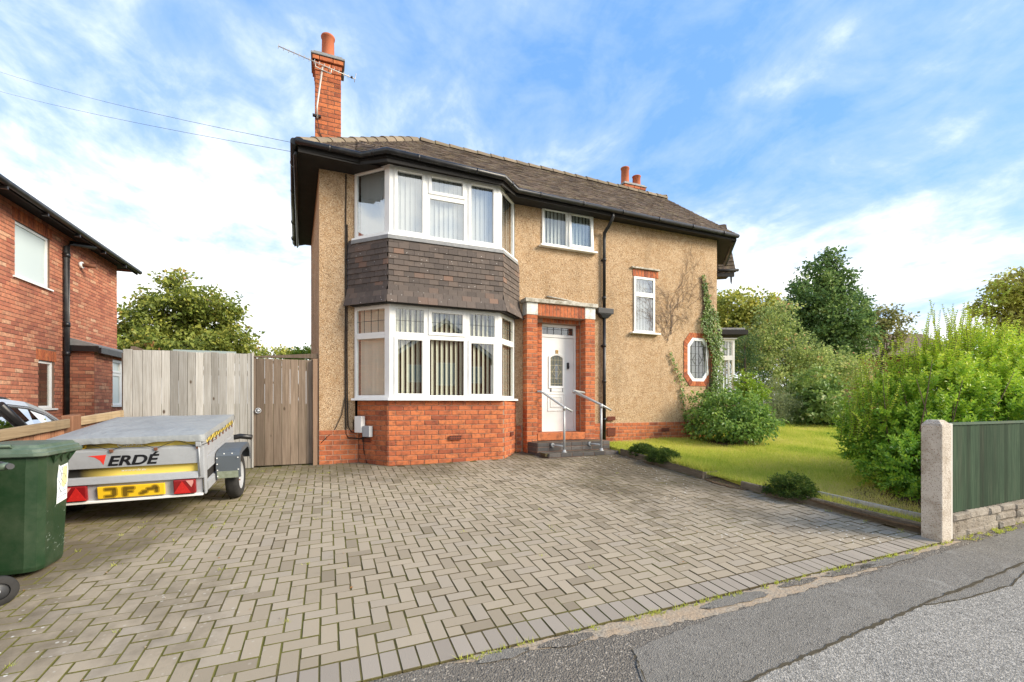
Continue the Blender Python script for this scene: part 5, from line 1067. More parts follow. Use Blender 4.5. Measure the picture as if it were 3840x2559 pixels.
for z in (3.3, 1.75, 1.1): nd.tube([(-5.33, 13.22, z-.05), (-5.33, 13.22, z+.05)], .064, 10)
nd.build('downpipe', BLACKP, nh)
fl = MB(); q = V3((-5.38, 13.93, 3.28)); fl.tube([q, q+V3((.06, 0, 0))], .075, 14); flu = fl.build('flue_collar', WHITE, nh); MB().tube([q+V3((.05, 0, 0)), q+V3((.30, .02, 0))], .045, 12).build('flue', RUST, nh)
# roof: eaves, red tile edge
nr = MB(); E0, E1 = V3((-5.17, 5.0, 3.83)), V3((-4.99, 16.3, 3.80)); nr.quad(E0, E1, (-8.8, 13.5, 6.4), (-8.8, 8.2, 6.4)); nr.quad(E1, (-12.8, 16.5, 3.81), (-8.8, 13.5, 6.4)); nr.quad(E0, (-8.8, 8.2, 6.4), (-12.8, 5, 3.85))
REDT = mat('red_clay_tile', brickcol([(0, (.30, .10, .06)), (1, (.42, .15, .09))]), .85, .2); nro = nr.build('roof', REDT, nh); md = nro.modifiers.new('t', 'SOLIDIFY'); md.thickness = .07
nf = MB(); d = (E1-E0); nf.quad(E0, E1, p1+ZZ*3.80, p0+ZZ*3.80); nf.lbox((*E0.xy, 3.72), d.normalized(), 0, d.length, 0, .13, -.03, .0); nf.quad(E1, (-12.8, 16.5, 3.78), (-12.5, 16.2, 3.80), p1+ZZ*3.80); nf.build('eaves_board', BLACKT, nh)
ng = MB(); ng.tube([E0+V3((.05, 0, -.03)), E0.lerp(E1, .5)+V3((.05, 0, -.035)), E1+V3((.05, 0, -.03))], .06, 10)
for k in range(9): p = E0.lerp(E1, (k+.6)/9.4)+V3((.0, 0, -.10)); ng.box(p.x-.04, p.x+.06, p.y-.02, p.y+.02, p.z-.05, p.z+.05)
ng.build('gutter', BLACKP, nh)
# ================================================================== OVERHEAD WIRES, AERIAL
def wire(pts, lab): o = MB().tube(pts, .0032, 5).build('telephone_wire', CAB, None); setp(o, label=lab, cat='wire', group='telephone wires')
def sagw(a, b, s): return [V3(a).lerp(V3(b), i/14)-ZZ*(4*s*(i/14)*(1-i/14)) for i in range(15)]
wire(sagw((-14.2, 25.2, 14.0), (-.43, 7.72, 3.98), .25), 'upper overhead wire running from the sky to the house eaves'); wire(sagw((-14.4, 25.0, 13.0), (-.43, 7.68, 3.82), .2), 'lower overhead wire running from the sky to the house eaves')
ta = thing('tv_aerial', (-.12, 9.12, 5.2), 'long bare television aerial on a thin mast strapped to the front chimney', 'aerial')
ALU = mat('aerial_aluminium', (.50, .47, .42), .5, .5, metal=.4)
MB().tube([(-.12, 9.12, 5.24), (-.125, 9.11, 5.46), (-.03, 9.02, 6.14)], .016, 8).build('mast', ALU, ta)
ba, bb = V3((-.755, 9.02, 6.31)), V3((.53, 9.0, 6.06)); MB().tube([ba, bb], .009, 6).build('boom', ALU, ta)
for k in range(15): p = ba.lerp(bb, k/15.5+.005); d = V3((.14, .1, .95)); MB().tube([p-d*.045, p+d*.05], .005, 5).build('element', ALU, ta)
MB().tube([(.52, 9.0, 6.0), (.55, 9.0, 6.17)], .006, 5).build('reflector', ALU, ta); MB().tube([(.46, 9.0, 6.08), (.49, 9.0, 6.075)], .022, 8).build('dipole_box', BLACKP, ta)
MB().tube([(-.155, 9.01, 6.19), (-.15, 9.01, 6.11), (-.03, 9.01, 6.075), (.11, 9.01, 6.05), (.125, 9.01, 6.13)], .010, 6).build('cradle_arm', ALU, ta)
bk = MB(); bk.box(-.20, -.06, 9.11, 9.17, 5.28, 5.31); bk.tube([(-.12, 9.13, 5.24), (-.08, 9.16, 5.0), (-.02, 9.17, 4.9)], .007, 5); bk.build('bracket', BLACKP, ta)
# ================================================================== ACROSS THE ROAD (seen only as reflections in the bay)
oh = thing('house_across_road', (7.8, -19, -1.7), 'brick house with a white gable, seen mirrored in the lower bay window', 'house')
o = MB(); o.box(4.4, 11.2, -22, -16, -1.8, 3.1); o.prism([(4.4, -16, 3.1), (11.2, -16, 3.1), (7.8, -16, 5.5)], (0, -6, 0)); o.box(-2.5, 4.39, -22, -17.5, -1.8, 3.0); o.build('wall', BRICKN, oh)
o = MB(); o.prism([(3.9, -15.7, 2.85), (7.8, -15.7, 5.62), (7.8, -15.7, 5.85), (3.7, -15.7, 2.95)], (0, -6.5, 0)); o.prism([(11.7, -15.7, 2.85), (11.9, -15.7, 2.95), (7.8, -15.7, 5.85), (7.8, -15.7, 5.62)], (0, -6.5, 0)); o.hexa([(-3, -17.0, 3.0), (4.3, -17, 3.0), (4.3, -22, 3), (-3, -22, 3), (-3, -19.4, 5), (4.3, -19.4, 5), (4.3, -19.6, 5), (-3, -19.6, 5)]); o.build('roof', TILER, oh)
o = MB(); o.prism([(3.9, -15.66, 2.75), (3.9, -15.66, 2.98), (7.8, -15.66, 5.80), (7.8, -15.66, 5.55)], (0, -.05, 0)); o.prism([(11.7, -15.66, 2.75), (7.8, -15.66, 5.55), (7.8, -15.66, 5.80), (11.7, -15.66, 2.98)], (0, -.05, 0)); o.build('bargeboard', WHITE, oh)
for (x0, x1, z0_, z1_) in ((7.2, 8.5, 1.2, 2.8), (7.2, 8.6, -1.2, .6), (5.2, 6.4, 1.4, 2.6), (9.3, 10.5, 1.4, 2.6), (9.3, 10.6, -.9, .5), (5.1, 6.5, -.9, .5), (.5, 2.2, 1.2, 2.5), (.5, 2.2, -.9, .5)):
    y = -15.97 if x0 > 4.4 else -17.47
    MB().box(x0, x1, y-.05, y+.02, z0_, z1_).build('window', WHITE, oh); MB().box(x0+.09, x1-.09, y+.02, y+.025, z0_+.09, z1_-.09).build('pane', OBSC, oh)
c2 = car((6.8, -7.2, -1.74), R_(88), 'pale car parked across the road, seen mirrored in the lower bay window', PAINT)
# a house roof far behind the tall bush
fh = thing('distant_house', (36, 18, -1), 'dark-roofed house far behind the bright green bush', 'house')
MB().box(33.5, 39.5, 19, 24, -1.5, 3.2).build('wall', BRICKN, fh); o = MB(); o.hexa([(33, 18.4, 3.1), (40, 16.5, 3.1), (41, 24, 3.1), (33, 25, 3.1), (33.6, 20.5, 4.75), (39.6, 19, 4.95), (39.8, 20.5, 4.95), (33.6, 21.5, 4.75)]); o.build('roof', TILER, fh); MB().box(33.9, 34.7, 20.2, 21, 4.2, 5.3).build('chimney', BRICKN, fh)
# ================================================================== VEGETATION
LP = {'syc': leafm('sycamore_leaf', [(0, (0.140, 0.196, 0.042)), (.45, (0.280, 0.322, 0.063)), (.8, (0.434, 0.434, 0.084)), (.93, (0.476, 0.364, 0.098)), (1, (0.420, 0.224, 0.084))]),
      'dark': leafm('dark_maple_leaf', [(0, (0.077, 0.147, 0.056)), (.5, (0.161, 0.259, 0.077)), (.85, (0.308, 0.406, 0.119)), (1, (0.462, 0.504, 0.168))]),
      'yel': leafm('yellowing_leaf', [(0, (0.183, 0.237, 0.059)), (.4, (0.396, 0.420, 0.081)), (.75, (0.620, 0.574, 0.130)), (1, (0.620, 0.491, 0.161))]),
      'oliv': leafm('olive_leaf', [(0, (0.167, 0.235, 0.077)), (.5, (0.371, 0.454, 0.136)), (.8, (0.609, 0.650, 0.230)), (.93, (0.650, 0.475, 0.249)), (1, (0.650, 0.329, 0.190))]),
      'red': leafm('reddish_leaf', [(0, (0.166, 0.194, 0.061)), (.5, (0.306, 0.298, 0.107)), (1, (0.470, 0.387, 0.135))]),
      'oran': leafm('autumn_leaf', [(0, (0.250, 0.227, 0.061)), (.5, (0.554, 0.525, 0.107)), (.8, (0.651, 0.736, 0.150)), (1, (0.415, 0.563, 0.089))]),
      'con': leafm('dark_conifer', [(0, (0.043, 0.102, 0.038)), (1, (0.129, 0.225, 0.077))]),
      'brt': leafm('bright_laurel_leaf', [(0, (0.130, 0.234, 0.020)), (.5, (0.260, 0.391, 0.035)), (1, (0.422, 0.532, 0.086))], .35, .4),
      'big': leafm('broad_shrub_leaf', [(0, (0.112, 0.196, 0.049)), (.5, (0.238, 0.350, 0.084)), (.85, (0.378, 0.476, 0.140)), (1, (0.588, 0.504, 0.224))], .45, .35),
      'ros': leafm('grey_green_needle', [(0, (0.158, 0.208, 0.097)), (1, (0.344, 0.389, 0.193))]),
      'hyd': leafm('glossy_shrub_leaf', [(0, (0.098, 0.196, 0.042)), (.5, (0.210, 0.350, 0.070)), (.85, (0.364, 0.504, 0.112)), (1, (0.476, 0.602, 0.126))], .38, .4),
      'priv': leafm('privet_leaf', [(0, (0.077, 0.212, 0.030)), (.35, (0.181, 0.373, 0.041)), (.7, (0.399, 0.572, 0.048)), (1, (0.592, 0.650, 0.076))], .38, .4, .38),
      'ivy': leafm('ivy_leaf', [(0, (0.084, 0.161, 0.028)), (.5, (0.196, 0.294, 0.063)), (.85, (0.336, 0.434, 0.112)), (1, (0.504, 0.574, 0.210))], .4, .4),
      'box': leafm('clipped_shrub_leaf', [(0, (0.035, 0.075, 0.015)), (.5, (0.085, 0.145, 0.025)), (.85, (0.160, 0.220, 0.040)), (1, (0.230, 0.270, 0.060))])}
BARK = mat('bark', lambda g: g.mix(g.noise(7, 5, .7), (.06, .045, .032), (.15, .12, .09)), .95, .1); TWIG = mat('twig', (.12, .085, .055), .9, .1)
def unit(a): return a/np.maximum(np.linalg.norm(a, axis=-1, keepdims=True), 1e-9)
def leafset(P, ax, nr, L, W, fold=.18):
    """one folded diamond per leaf: base P, axis ax, normal hint nr"""
    ax = unit(ax); b = unit(np.cross(nr, ax)); n = np.cross(ax, b); L = L[:, None]; W = W[:, None]
    v = np.stack([P, P+ax*L*.45+b*W*.5+n*L*fold, P+ax*L+n*L*-.08, P+ax*L*.45-b*W*.5+n*L*fold], 1).reshape(-1, 3)
    return v, np.arange(len(P)*4).reshape(-1, 4)
def lobe_points(lobes, n, shell=.45, cut=None):
    Lb = np.array(lobes, float); vol = Lb[:, 3]*Lb[:, 4]*Lb[:, 5]; k = rng.choice(len(Lb), n, p=vol**.75/(vol**.75).sum())
    d = unit(rng.normal(size=(n, 3))); r = 1-(1-shell)*rng.random(n)**1.6
    r *= 1+.10*np.sin(d[:, 0]*7+k)*np.cos(d[:, 2]*6+k*2); P = Lb[k, :3]+d*Lb[k, 3:6]*r[:, None]; return P, d, k
def foliage(name, lobes, mk, n_cl, per, spread, L, aspect, parent, up=.5, shell=.45, zmin=None, bias=None, droop=.25):
    C, D, k = lobe_points(lobes, n_cl, shell); tone = np.clip(rng.normal(.42, .17, n_cl), 0, 1); n = n_cl*per
    P = np.repeat(C, per, 0)+rng.normal(size=(n, 3))*spread*np.array([1, 1, .75]); d = np.repeat(D, per, 0)
    ax = d*.8+rng.normal(size=(n, 3))*.7-np.array([0, 0, droop]); nr = rng.normal(size=(n, 3))*.5+d*.35+np.array([0, 0, up])
    s = L*rng.uniform(.6, 1.25, n); t = np.clip(np.repeat(tone, per)+rng.normal(0, .16, n), 0, 1)
    if bias is not None: t = np.clip(t+bias(P), 0, 1)
    if zmin is not None: ok = P[:, 2] > zmin(P) if callable(zmin) else P[:, 2] > zmin; P, ax, nr, s, t = P[ok], ax[ok], nr[ok], s[ok], t[ok]
    v, f = leafset(P, ax, nr, s, s*aspect); return np_obj(name, v, f, LP[mk], parent, t)
def limbs(base, top, lobes, r0, parent, name='trunk', extra=0):
    mb = MB(); base, top = V3(base), V3(top); mid = base.lerp(top, .5)+V3((random.uniform(-.15, .15), random.uniform(-.15, .15), 0))
    mb.tube([base, mid, top], [r0, r0*.75, r0*.35], 9)
    for l in lobes:
        c = V3(l[:3]); s = base.lerp(top, random.uniform(.35, .75)); m_ = s.lerp(c, .55)+V3((0, 0, .12*(c-s).length)); mb.tube([s, m_, c, c+(c-m_)*.15+V3((0, 0, l[5]*.2))], [r0*.4, r0*.26, r0*.12, r0*.04], 6)
        for q in range(3+extra): e = c+V3((random.uniform(-1, 1)*l[3], random.uniform(-1, 1)*l[4], random.uniform(-.3, 1)*l[5])); mb.tube([m_.lerp(c, random.random()), (c+e)/2, e], [r0*.12, r0*.07, r0*.02], 5)
    return mb.build(name, BARK, parent)
def tree(name, lab, cat, base, top, lobes, mk, n_cl, per, spread, L, r0, grp=None, aspect=.75, **kw):
    t = thing(name, base, lab, cat, grp); foliage('crown', lobes, mk, n_cl, per, spread, L, aspect, t, **kw); limbs(base, top, lobes, r0, t); return t
def lob(ls, dy=1.0): return [(x, y, z, rx, rx*dy, rz) for x, y, z, rx, rz in ls]
TG = 'trees beyond the gardens'
tree('sycamore_tree', 'round green sycamore behind the grey fence, between the two houses', 'tree', (-5.2, 23, -1), (-5.2, 22.9, 3.2), lob([(-5.46, 22.8, 4.28, 1.2, .75), (-6.3, 23.15, 3.29, 1.45, .8), (-4.57, 22.98, 3.47, 1.35, .9), (-5.75, 22.87, 5.0, .5, .42), (-4.04, 22.21, 4.1, .7, .6), (-6.79, 22.81, 2.58, 1.15, .53), (-3.45, 21.97, 2.56, .8, .45), (-5.13, 22.66, 2.3, 2.36, .7), (-6.9, 22.9, 4.35, .45, .16), (-6.95, 23.0, 3.7, .35, .14), (-6.35, 22.9, 4.2, .45, .22), (-3.05, 21.9, 2.9, .35, .2), (-7.6, 23, 2.9, .5, .4)]), 'syc', 620, 26, .17, .17, .16, TG, up=.8, shell=.35)
tree('background_tree', 'small far-off olive tree just above the brown gate', 'tree', (-3, 29.4, -1), (-3, 29.4, 2.6), lob([(-3.57, 29.59, 2.95, .5, .35), (-2.42, 29.12, 2.85, .75, .2), (-1.6, 29.2, 2.8, .6, .15)]), 'yel', 60, 22, .16, .16, .08, TG)
tree('laurel_bush', 'bright green bush tip showing above the gate beside the house wall', 'bush', (-.6, 14.3, -1), (-.6, 14.3, 1.2), lob([(-.56, 14.29, 1.48, .26, .15), (-.62, 14.3, 1.2, .4, .25)]), 'brt', 50, 18, .07, .10, .03)
tree('maple_tree', 'tall dark green conical maple rising behind the garden, right of the house', 'tree', (17.4, 11.2, -1), (17.4, 11.2, 4.6), lob([(17.43, 11.2, 5.25, .34, .42), (17.05, 11.36, 4.65, .6, .6), (18.04, 11.28, 4.4, .65, .62), (16.31, 11.34, 3.55, .75, .75), (18.42, 11.12, 3.45, .72, .75), (17.35, 11.24, 3.3, 1.1, 1.05), (16.75, 11.48, 2.37, .9, .73), (18.25, 10.86, 2.45, .81, .65), (17.43, 11.2, 1.72, .98, .65), (17.9, 11.2, 5.15, .25, .32), (18.95, 11.0, 3.7, .3, .42), (16.15, 11.4, 4.3, .22, .3), (17.25, 11.25, 5.5, .2, .25)]), 'dark', 720, 26, .13, .135, .13, TG, up=.9, shell=.3)
tree('background_tree', 'wide yellow-green tree far behind the corner of the house', 'tree', (26, 22, -1), (25.8, 22, 5), lob([(25.05, 22.12, 6.35, 1.4, 1.0), (26.6, 21.58, 6.3, 1.2, .86), (24.78, 22.23, 4.76, 1.3, 1.6), (26.11, 21.69, 5.04, 1.6, 1.5), (23.99, 22.56, 5.33, .9, 1.7), (28.62, 21.73, 5.8, 1.1, 1.25), (27.8, 21.7, 4.2, 1.5, 1.4), (25.5, 22, 3.3, 1.9, 1.4)]), 'yel', 560, 22, .26, .25, .22, TG, up=.8)
tree('olive_tree', 'loose olive-green small tree between the flat-roofed bay and the dark maple', 'tree', (14.2, 10.5, -.9), (14.3, 10.5, 1.6), lob([(13.59, 10.62, 2.6, .6, .75), (13.19, 10.79, 1.81, .72, .72), (14.36, 10.74, 1.75, .9, .9), (14.65, 10.19, 1.09, .86, .65), (13.18, 10.47, .79, .7, .7), (15.82, 10.24, 1.12, .89, .6), (16.64, 9.91, 1.1, .74, .6), (14.25, 10.35, .51, .86, .6), (14.0, 10.5, 3.05, .35, .45), (15.3, 10.4, 1.7, .6, .35)]), 'oliv', 640, 26, .13, .085, .06, TG)
tree('background_tree', 'small reddish-leaved tree right of the dark maple', 'tree', (20.3, 11, -1), (20.3, 11, 2.6), lob([(20.6, 11.04, 3.45, .42, .38), (19.9, 11.31, 2.85, .5, .6), (20.6, 10.98, 2.6, .52, .6), (21.3, 10.8, 3.3, .22, .16)]), 'red', 150, 22, .12, .11, .06, TG)
tree('autumn_tree', 'rusty orange-green tree at the right edge behind the bright bush', 'tree', (33.8, 12, -1), (33.8, 12, 4.8), lob([(33.7, 12.1, 6.1, 1.1, .75), (33.5, 12.62, 5.29, 1.0, .9), (34.1, 11.97, 4.72, 1.15, 1.15), (33.3, 12.28, 3.81, .85, .8), (34.2, 11.93, 3.35, .92, 1.38), (34.3, 11.9, 7.05, .45, .35), (35.6, 11.6, 5.6, 1.3, 1.6), (34.6, 11.8, 2.2, 1.3, 1.0)]), 'oran', 420, 24, .2, .2, .2, TG, up=.8)
tree('conifer_hedge', 'very dark upright conifer behind the flat-roofed bay', 'tree', (12.4, 10.6, -.9), (12.4, 10.6, 1.8), lob([(12.39, 10.58, 1.75, .35, .69), (12.3, 10.61, .91, .45, .8), (12.7, 10.51, 1.05, .42, .8), (12.4, 10.6, .1, .5, .8)]), 'con', 260, 24, .08, .07, .06, aspect=.3)
tree('garden_hedge', 'dark olive hedge across the far end of the lawn', 'hedge', (17, 11.2, -.8), (17, 11.2, .3), lob([(18.25, 10.86, .42, .98, .98), (17.35, 11.24, .42, 1.3, .98), (16.3, 11.67, .2, 1.2, .9), (15.0, 11.3, 0, 1.2, .9), (19.5, 10, .3, 1.2, .9), (20.8, 9.4, .3, 1.3, 1.0), (22.5, 9.0, .5, 1.5, 1.3), (24.5, 8.6, .6, 1.6, 1.4)]), 'oliv', 560, 24, .16, .09, .06, bias=lambda P: -.22)
tree('laurel_bush', 'bright yellow-green laurel beside the white window of the flat-roofed bay', 'bush', (10.2, 8.6, -.75), (10.2, 8.6, .2), lob([(10.08, 8.61, .50, .30, .30), (10.32, 8.51, .3, .28, .30), (10.2, 8.5, -.1, .4, .4)]), 'brt', 130, 16, .06, .075, .03, up=.9)
tree('broad_leaf_shrub', 'tall shrub with large hand-shaped pale green leaves at the back of the lawn', 'bush', (13.5, 9.0, -.68), (13.5, 9, .2), lob([(13.5, 9.1, .6, .55, .52), (13.28, 9.24, -.05, .8, .59), (13.57, 8.79, .01, .75, .57), (13.4, 9.0, -.38, .95, .36), (13.85, 8.6, -.38, .5, .38)]), 'big', 260, 14, .10, .125, .04, aspect=.85, up=1.1, zmin=-.70, droop=.5)
tree('wispy_shrub', 'grey-green wispy shrub between the house bush and the broad-leaved shrub', 'bush', (12.0, 9.35, -.68), (12, 9.35, 0), lob([(12.01, 9.33, .05, .5, .55), (11.9, 9.37, -.3, .6, .4), (12.5, 9.3, -.2, .45, .45)]), 'ros', 240, 26, .10, .10, .03, aspect=.16, up=.2, droop=-.9, zmin=-.72)
tree('corner_bush', 'rounded glossy bush at the corner of the house under the octagonal window', 'bush', (8.1, 7.3, -.78), (8.1, 7.3, -.3), lob([(8.10, 7.62, -.05, .46, .36), (8.27, 7.25, -.18, .55, .43), (7.72, 7.50, -.38, .48, .36), (8.36, 6.98, -.42, .48, .33), (8.02, 7.12, -.54, .66, .26), (7.74, 7.84, -.17, .18, .42), (8.6, 7.2, -.4, .4, .34)]), 'hyd', 520, 15, .075, .082, .035, aspect=.62, up=1.0, zmin=lambda P: gzv(P[:, 0], P[:, 1])+.10, droop=.55)
# low clipped mounds along the edging
def mound(x, y, rx, ry, rz, lab):
    z = ground_z(x, y)+.06; t = thing('low_shrub', (x, y, z), lab, 'shrub', 'low clipped shrubs by the edging')
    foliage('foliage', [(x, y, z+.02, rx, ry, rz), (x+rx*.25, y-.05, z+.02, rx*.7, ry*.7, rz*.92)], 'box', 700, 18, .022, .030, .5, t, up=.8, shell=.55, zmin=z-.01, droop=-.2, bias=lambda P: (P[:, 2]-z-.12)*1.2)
    mb = MB(); 
    for i in range(26): a = random.uniform(0, 6.3); r_ = random.uniform(.2, .8); mb.tube([(x, y, z-.05), (x+rx*r_*.5*math.cos(a), y+ry*r_*.5*math.sin(a), z+rz*.5), (x+rx*r_*math.cos(a), y+ry*r_*math.sin(a), z+rz*(1-r_*.6))], [.006, .004, .002], 4)
    mb.build('stems', TWIG, t)
mound(5.42, 6.86, .19, .28, .17, 'low dark green shrub touching the front steps'); mound(5.37, 6.22, .23, .30, .20, 'low dark green shrub spilling over the mossy edging, nearer than its neighbour'); mound(5.50, 4.02, .24, .30, .23, 'lone low rounded shrub above the grooved edging')
# tall privet bush behind the green fence: upright shoots set with pairs of leaves
def privet():
    t = thing('privet_bush', (7.6, 3.5, -1.1), 'large bright yellow-green privet bush with tall shoots above the green fence', 'bush'); Ps, As, Ns, Ss, Ts = [], [], [], [], []; st = MB()
    lobes = lob([(7.75, 3.62, .10, .72, .62), (8.78, 3.52, .40, .72, .66), (7.30, 3.88, -.25, .62, .58), (7.50, 3.45, -.55, .72, .60), (8.27, 3.25, -.14, .64, .66), (7.10, 3.58, -.84, .55, .36), (7.22, 4.10, -.52, .40, .45), (9.3, 3.3, .0, .8, .8), (10.1, 3.4, .1, .8, .85), (6.72, 3.25, -.80, .45, .38)], .85)
    C, D, k = lobe_points(lobes, 4300, .72)
    for c, d in zip(C, D):
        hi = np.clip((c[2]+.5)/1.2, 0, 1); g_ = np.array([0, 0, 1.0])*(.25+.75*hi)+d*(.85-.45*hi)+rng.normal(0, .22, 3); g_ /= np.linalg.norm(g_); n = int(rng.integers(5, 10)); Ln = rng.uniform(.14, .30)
        s = np.cross(g_, [.3, .9, .1]); s /= np.linalg.norm(s); s2 = np.cross(g_, s); base = c-g_*Ln*.5
        for i in range(n):
            p = base+g_*Ln*i/n; e = s if i % 2 else s2
            for sg in (-1, 1):
                if p[2] < ground_z(p[0], p[1])+.10: continue
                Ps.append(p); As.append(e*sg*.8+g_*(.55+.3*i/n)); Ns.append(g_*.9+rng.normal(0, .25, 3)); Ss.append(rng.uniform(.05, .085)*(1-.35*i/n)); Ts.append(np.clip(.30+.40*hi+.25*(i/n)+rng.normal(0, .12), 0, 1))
    # tall leading shoots
    for (x, y, z, top, n_) in [(7.55, 3.65, .5, 1.02, 13), (7.05, 3.9, .2, .72, 6), (7.85, 3.55, .55, 1.12, 7), (8.05, 3.55, .55, 1.38, 8), (8.35, 3.5, .6, 1.50, 10), (8.5, 3.5, .7, 1.12, 10), (8.85, 3.5, .8, 1.28, 10), (9.2, 3.4, .6, 1.25, 8), (7.3, 3.8, .4, .88, 8), (8.2, 3.6, .6, 1.02, 8), (6.85, 3.9, -.1, .40, 6), (6.72, 3.9, -.35, .16, 6), (9.6, 3.4, .6, 1.2, 8)]:
        for q in range(int(n_*1.6)):
            b0 = np.array([x+rng.normal(0, .13), y+rng.normal(0, .16), z-.15]); tp = np.array([b0[0]+rng.normal(0, .09), b0[1]+rng.normal(0, .08), top-abs(rng.normal(0, .16))*(q > 0)]); bend = rng.normal(0, .03, 3); m_ = int(np.linalg.norm(tp-b0)/.028)
            g_ = tp-b0; g_ /= np.linalg.norm(g_); s = np.cross(g_, [.3, .9, .1]); s /= np.linalg.norm(s); s2 = np.cross(g_, s)
            st.tube([tuple(b0), tuple((b0+tp)/2+bend), tuple(tp)], [.004, .003, .0015], 4)
            for i in range(m_):
                u_ = i/m_; p = b0+(tp-b0)*u_+bend*4*u_*(1-u_); e = s if i % 2 else s2
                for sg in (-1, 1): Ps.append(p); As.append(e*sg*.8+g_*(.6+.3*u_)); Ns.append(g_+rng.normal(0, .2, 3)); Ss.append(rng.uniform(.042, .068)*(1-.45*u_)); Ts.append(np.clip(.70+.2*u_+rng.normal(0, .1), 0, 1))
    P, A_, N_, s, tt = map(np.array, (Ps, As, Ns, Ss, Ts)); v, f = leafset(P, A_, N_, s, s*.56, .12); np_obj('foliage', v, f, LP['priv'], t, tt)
    for i in range(70): a = V3((random.uniform(6.9, 9.6), random.uniform(3.2, 3.9), -1.12)); e = V3((a.x+random.uniform(-.5, .5), a.y+random.uniform(-.4, .3), random.uniform(-.3, .6))); st.tube([a, a.lerp(e, .5)+V3((random.uniform(-.1, .1), 0, .05)), e], [.012, .008, .003], 5)
    st.build('stems', TWIG, t)
privet()
# ivy on the corner of the wall, bare old creeper stems beside it
def ivy():
    t = thing('climbing_ivy', (8.4, VF-.05, -.7), 'green ivy climbing the right corner of the house beside the octagonal window', 'ivy'); P = []
    out = [(2.95, 8.16, 8.20), (2.55, 8.20, 8.32), (2.25, 8.22, 8.42), (2.12, 8.20, 8.60), (1.9, 8.04, 8.64), (1.6, 8.14, 8.68), (1.4, 8.30, 8.74), (1.15, 8.40, 8.76), (.8, 8.44, 8.74), (.45, 8.38, 8.72), (.1, 8.30, 8.70), (-.2, 8.2, 8.7)]
    zs = [q[0] for q in out][::-1]; a = [q[1] for q in out][::-1]; b = [q[2] for q in out][::-1]
    n = 5200; z = rng.uniform(-.2, 3.0, n); lo_, hi_ = np.interp(z, zs, a), np.interp(z, zs, b); x = lo_+(hi_-lo_)*rng.random(n)+rng.normal(0, .022, n); ok = rng.random(n) < (hi_-lo_)/.75+.05; x, z = x[ok], z[ok]
    P = np.stack([x, VF-.03-rng.random(len(x))*.09*np.clip(2.6-z, .2, 1), z], 1)
    z2 = rng.uniform(-.6, 1.15, 190); x2 = 7.15+np.interp(z2, [-.6, .0, .4, .6, 1.15], [.50, .40, .42, .33, .02])+rng.normal(0, 1, 190)*np.interp(z2, [-.6, .2, .5, 1.15], [.03, .03, .06, .008]); P = np.concatenate([P, np.stack([x2, VF-.03-rng.random(190)*.03, z2], 1)])
    n = len(P); ax = rng.normal(size=(n, 3))*[.7, .15, .6]+[0, -.25, -.5]; nr = rng.normal(size=(n, 3))*.35+[0, -1, .35]; s = rng.uniform(.03, .062, n); cl = np.clip(.45+.22*np.sin(P[:, 0]*9)*np.cos(P[:, 2]*7)+rng.normal(0, .2, n), 0, 1)
    v, f = leafset(P, ax, nr, s, s*.95, .08); np_obj('foliage', v, f, LP['ivy'], t, cl); st = MB()
    for q in range(9): x0_ = random.uniform(8.3, 8.6); st.tube([(x0_, VF-.012, -.5), (x0_+random.uniform(-.1, .1), VF-.012, .8), (random.uniform(8.15, 8.5), VF-.012, 2.0), (random.uniform(8.12, 8.3), VF-.012, 2.9)], [.010, .008, .006, .003], 5)
    st.tube([(7.65, VF-.012, -.6), (7.55, VF-.012, .2), (7.45, VF-.012, .6), (7.15, VF-.012, 1.2)], [.006, .005, .004, .002], 5); st.build('stems', TWIG, t)
    c = thing('bare_creeper', (7.3, VF-.02, 1.0), 'dead brown creeper stems clinging to the wall beside the narrow stair window', 'creeper'); tw = MB()
    def grow(p, a, L, r, d):
        q = [p]
        for i in range(4): a += random.uniform(-.5, .5); p = (p[0]+math.cos(a)*L/4, p[1]+math.sin(a)*L/4); q.append(p)
        tw.tube([(x, VF-.009-random.uniform(0, .006), z) for x, z in q], [r, r*.85, r*.7, r*.55, r*.4], 3, False)
        if d and r > .0015:
            for i in range(random.choice((2, 3, 3))): grow(random.choice(q[1:]), a+random.uniform(-1.0, 1.0), L*random.uniform(.55, .85), r*.68, d-1)
    for i in range(9): grow((random.uniform(7.0, 7.5), random.uniform(1.3, 1.7)), random.uniform(1.0, 2.1), .62, .0055, 4)
    for i in range(5): grow((random.uniform(7.3, 7.9), random.uniform(1.9, 2.4)), random.uniform(1.0, 2.0), .6, .005, 3)
    tw.build('stems', mat('dead_stem', (.20, .15, .115), .95, .1), c)
ivy()
# lawn, soil and grass
flat_poly('lawn', [(5.27, 7.9), (5.27, 5.25), (5.5, 5.2), (5.4, 4.6), (5.66, 2.75), (5.9, 2.62), (11, 2.62), (20, 4.5), (24, 12), (9, 12), (8.7, 8.16), (5.27, 8.16)], .075, LAWN, skirt=.2, kind='structure')
for k, (nm, c, rx, ry) in enumerate((('flower_bed', (8.1, 7.2), .72, .55), ('flower_bed', (13.4, 8.8), 1.3, .5), ('flower_bed', (7.0, 3.3), 1.3, .62), ('flower_bed', (5.60, 3.6), .16, 1.0), ('flower_bed', (5.42, 4.9), .24, .42))):
    n = 40; flat_poly(nm, [(c[0]+rx*math.cos(2*PI*i/n)*random.uniform(.93, 1.05), c[1]+ry*math.sin(2*PI*i/n)*random.uniform(.93, 1.05)) for i in range(n)], .016 if k == 4 else .082, SOIL, skirt=.02, kind='structure')
